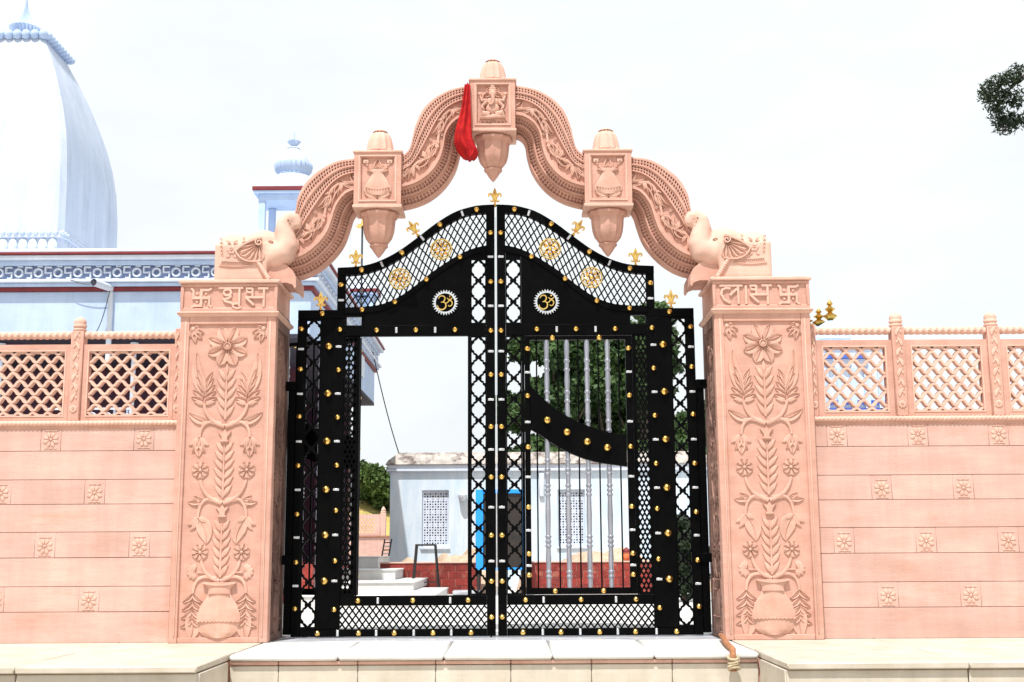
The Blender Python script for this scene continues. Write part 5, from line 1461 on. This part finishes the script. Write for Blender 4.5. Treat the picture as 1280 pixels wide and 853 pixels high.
# ------------------------------------------------------------------ trees and shrubs
def leaf_cloud(clumps, n, size, seed, m='leaf', flat=.55):
    rng = np.random.default_rng(seed); C = np.array([c[:3] for c in clumps]); R = np.array([c[3] for c in clumps])
    w = R**2.2; idx = rng.choice(len(C), n, p=w/w.sum())
    d = rng.normal(size=(n, 3)); d /= np.linalg.norm(d, axis=1)[:, None]
    rad = R[idx]*(rng.random(n)**.42)
    rad *= 1+.22*np.sin(d[:, 0]*7+idx)*np.cos(d[:, 2]*6+idx*1.3)
    P = C[idx]+d*rad[:, None]*np.array([1, 1, .8])
    a = rng.normal(size=(n, 3)); a /= np.linalg.norm(a, axis=1)[:, None]
    b = np.cross(a, rng.normal(size=(n, 3))); b /= np.linalg.norm(b, axis=1)[:, None]
    s = size*(.6+.8*rng.random(n))[:, None]
    V = np.stack([P-a*s, P+b*s*flat, P+a*s, P-b*s*flat], 1).reshape(-1, 3)
    me = bpy.data.meshes.new('crown'); me.from_pydata(V.tolist(), [], [tuple(range(4*i, 4*i+4)) for i in range(n)])
    me.materials.append(M[m]); return me
def tree(x, y, z0, h, r, lab, seed, n=14000, size=.09, m='leaf', group=None, trunk_r=.16, name='tree'):
    rnd = random.Random(seed)
    root = thing(name, (x, y, z0), lab, 'tree', group)
    mb = MB(); mb.tube([(x, y, z0), (x+.05, y, z0+h*.25), (x-.04, y+.05, z0+h*.5)], [trunk_r, trunk_r*.75, trunk_r*.5], 9)
    clumps = []
    for k in range(17):
        a = rnd.uniform(0, 2*PI); rr = r*rnd.uniform(.15, .78); zz = z0+h*rnd.uniform(.30, .86)
        c = (x+rr*math.cos(a), y+rr*math.sin(a), zz, r*rnd.uniform(.26, .46)); clumps.append(c)
        mb.tube([(x, y, z0+h*.3), (x+(c[0]-x)*.5, y+(c[1]-y)*.5, z0+h*.3+(zz-z0-h*.3)*.6), c[:3]], [trunk_r*.45, trunk_r*.25, trunk_r*.08], 6)
    clumps.append((x, y, z0+h*.62, r*.6)); clumps.append((x-.2*r, y, z0+h*.40, r*.55)); clumps.append((x+.3*r, y, z0+h*.78, r*.5))
    part('trunk', mb, 'bark', root, smooth=60)
    me = leaf_cloud([(c[0]-x, c[1]-y, c[2]-z0, c[3]) for c in clumps], n, size, seed, m)
    put('crown', me, root, (x, y, z0))
    return root
G = 'dense trees behind the gate'
tree(1.25, 24.5, 0, 8.0, 1.65, 'dense green tree directly behind the left half of right gate leaf', 11, 26000, size=.10, group=G)
tree(2.0, 27.5, 0, 8.3, 1.7, 'dense green tree standing furthest back behind the wavy black band', 16, 24000, size=.10, group=G)
tree(2.9, 25.5, 0, 8.6, 1.9, 'dense green tree second from left behind right gate leaf', 12, 28000, size=.10, group=G)
tree(3.85, 25, 0, 8.5, 1.45, 'dense green tree behind the outer bars of right gate leaf', 13, 24000, size=.10, group=G)
tree(5.15, 23.5, 0, 5.3, .9, 'rightmost low green tree glimpsed through outer strip of right gate leaf', 14, 7000, group=G)
# shrub mass on the slope
sh = leaf_cloud([(random.uniform(-16, -3), random.uniform(52.5, 57), random.uniform(3.2, 4.7), random.uniform(.5, 1.0)) for _ in range(110)], 60000, .12, 21, 'leaf_hill')
put('shrub_mass', sh, None, (0, 0, 0), kind='stuff', label='green scrub covering the slope left of the outbuilding', cat='scrub')
# dark bush at the foot behind the right leaf
a0 = at(853, 690, 8.0)
bs = thing('dark_shrub', (a0.x, 8, 0), 'dark leafy shrub behind outer strip of right gate leaf', 'shrub')
part('stem', MB().tube([(a0.x, 8, 0), (a0.x, 8, .5)], .04, 6), 'bark', bs)
put('foliage', leaf_cloud([(-.0, 0, .35, .36), (.05, 0, .75, .34), (-.05, .1, 1.05, .26)], 9000, .04, 31, 'leaf_dark'), bs, (a0.x, 8, 0))
# tree with its backlit darkness put into the leaf colour; bough hangs into the upper right corner
nx_, ny_ = 6.9, 2.2
nr_ = thing('neem_tree', (nx_, ny_, -.9), 'dark small-leaved tree bough hanging into the top right corner', 'tree')
mb = MB(); mb.tube([(nx_, ny_, -.9), (nx_+.05, ny_, 1.5), (nx_-.1, ny_, 3.6), (nx_-.4, ny_, 4.9)], [.2, .17, .14, .10], 12)
tip = at(1275, 95, 1.9); t2 = at(1240, 128, 1.8); t3 = at(1254, 168, 1.8)
mb.tube([(nx_-.3, ny_, 4.7), (5.9, 2.0, 5.35), (tip.x+.12, 1.9, tip.z+.08), (t2.x+.05, 1.8, t2.z), (t3.x, 1.8, t3.z)], [.08, .05, .018, .009, .004], 7)
for k, (px, py) in enumerate(((1232, 112), (1236, 124), (1252, 142), (1258, 165), (1222, 104), (1246, 100))):
    e = at(px, py, 1.8); mb.tube([(t2.x+.05, 1.8, t2.z+.02), ((t2.x+e.x)/2, 1.79, (t2.z+e.z)/2+.03), tuple(e)], [.007, .005, .002], 5)
part('trunk', mb, 'bark', nr_, smooth=60)
cl = []
for px, py, r in ((1236, 112, .12), (1245, 105, .13), (1232, 122, .09), (1242, 130, .11), (1250, 140, .12), (1256, 158, .12), (1248, 152, .08), (1262, 150, .12), (1255, 120, .11), (1262, 100, .13), (1274, 92, .13), (1270, 125, .14), (1276, 150, .13)):
    p = at(px, py, 1.8); cl.append((p.x-nx_, p.y-ny_, p.z+.9, r))
me1 = leaf_cloud(cl, 2700, .027, 41, 'leaf_dark', flat=.28)
put('hanging_bough', me1, nr_, (nx_, ny_, -.9))
put('crown', leaf_cloud([(random.uniform(-.6, 2.2), random.uniform(-1, 1.4), random.uniform(6.0, 7.8), .6) for _ in range(16)], 14000, .035, 42, 'leaf_dark', flat=.4), nr_, (nx_, ny_, -.9))

# ------------------------------------------------------------------ small shrine behind the right wall
RY = 15.0
def rx(px, py=440): return at(px, py, RY).x
def rz(py, px=1060): return at(px, py, RY).z
shr = thing('far_shrine', (rx(1070), RY+1, 0), 'white and pale blue shrine with three gold finials beyond the right wall', 'shrine')
part('wall', MB().box(rx(1012), rx(1112), RY, RY+3, .001, rz(432), .02), 'white_wash', shr)
part('parapet', MB().box(rx(1008), rx(1116), RY-.08, RY+3.1, rz(432)+.001, rz(426), .02), 'white_wash', shr)
for k in range(6): part('pilaster', MB().box(rx(1030+17*k)-.05, rx(1030+17*k)+.06, RY-.06, RY-.001, .6, rz(460), .01), 'blue_wash', shr)
for k in range(3): part('blue_awning', MB().lathe([(.13, 0), (.12, .04), (.06, .08), (.01, .1)], (rx(1034+21*k), RY-.05, rz(449)), 14), 'deep_blue', shr)
part('blue_band', MB().box(rx(1020), rx(1112), RY-.05, RY-.001, rz(506), rz(501)), 'deep_blue', shr)
part('blue_skirting', MB().box(rx(1020), rx(1112), RY-.06, RY-.001, .1, rz(511)), 'deep_blue', shr)
for px, pt_, pb in ((1010, 392, 411), (1024, 384, 408), (1038, 373, 401)):
    X, zb, zt_ = at(px, pb, RY+.5).x, at(px, pb, RY+.5).z, at(px, pt_, RY+.5).z; h = zt_-zb
    part('dome', MB().lathe([(.42, -.5), (.40, -.3), (.30, -.12), (.14, -.03), (.05, 0)], (X, RY+.5, zb), 32, 12, .12), 'blue_wash', shr)
    part('gold_finial', MB().lathe([(r_*1.3, z_*h) for r_, z_ in ((.03, 0), (.05, .03), (.105, .16), (.108, .22), (.04, .34), (.03, .37), (.08, .48), (.082, .52), (.03, .62), (.025, .66), (.055, .74), (.03, .83), (.01, .92), (.002, 1))], (X, RY+.5, zb), 20), 'brass', shr)
for k in range(9): part('parapet_leaf', MB().lathe([(.05, 0), (.06, .05), (.02, .1), (.003, .13)], (rx(1027+4.2*k), RY, rz(426)), 8), 'blue_wash', shr)
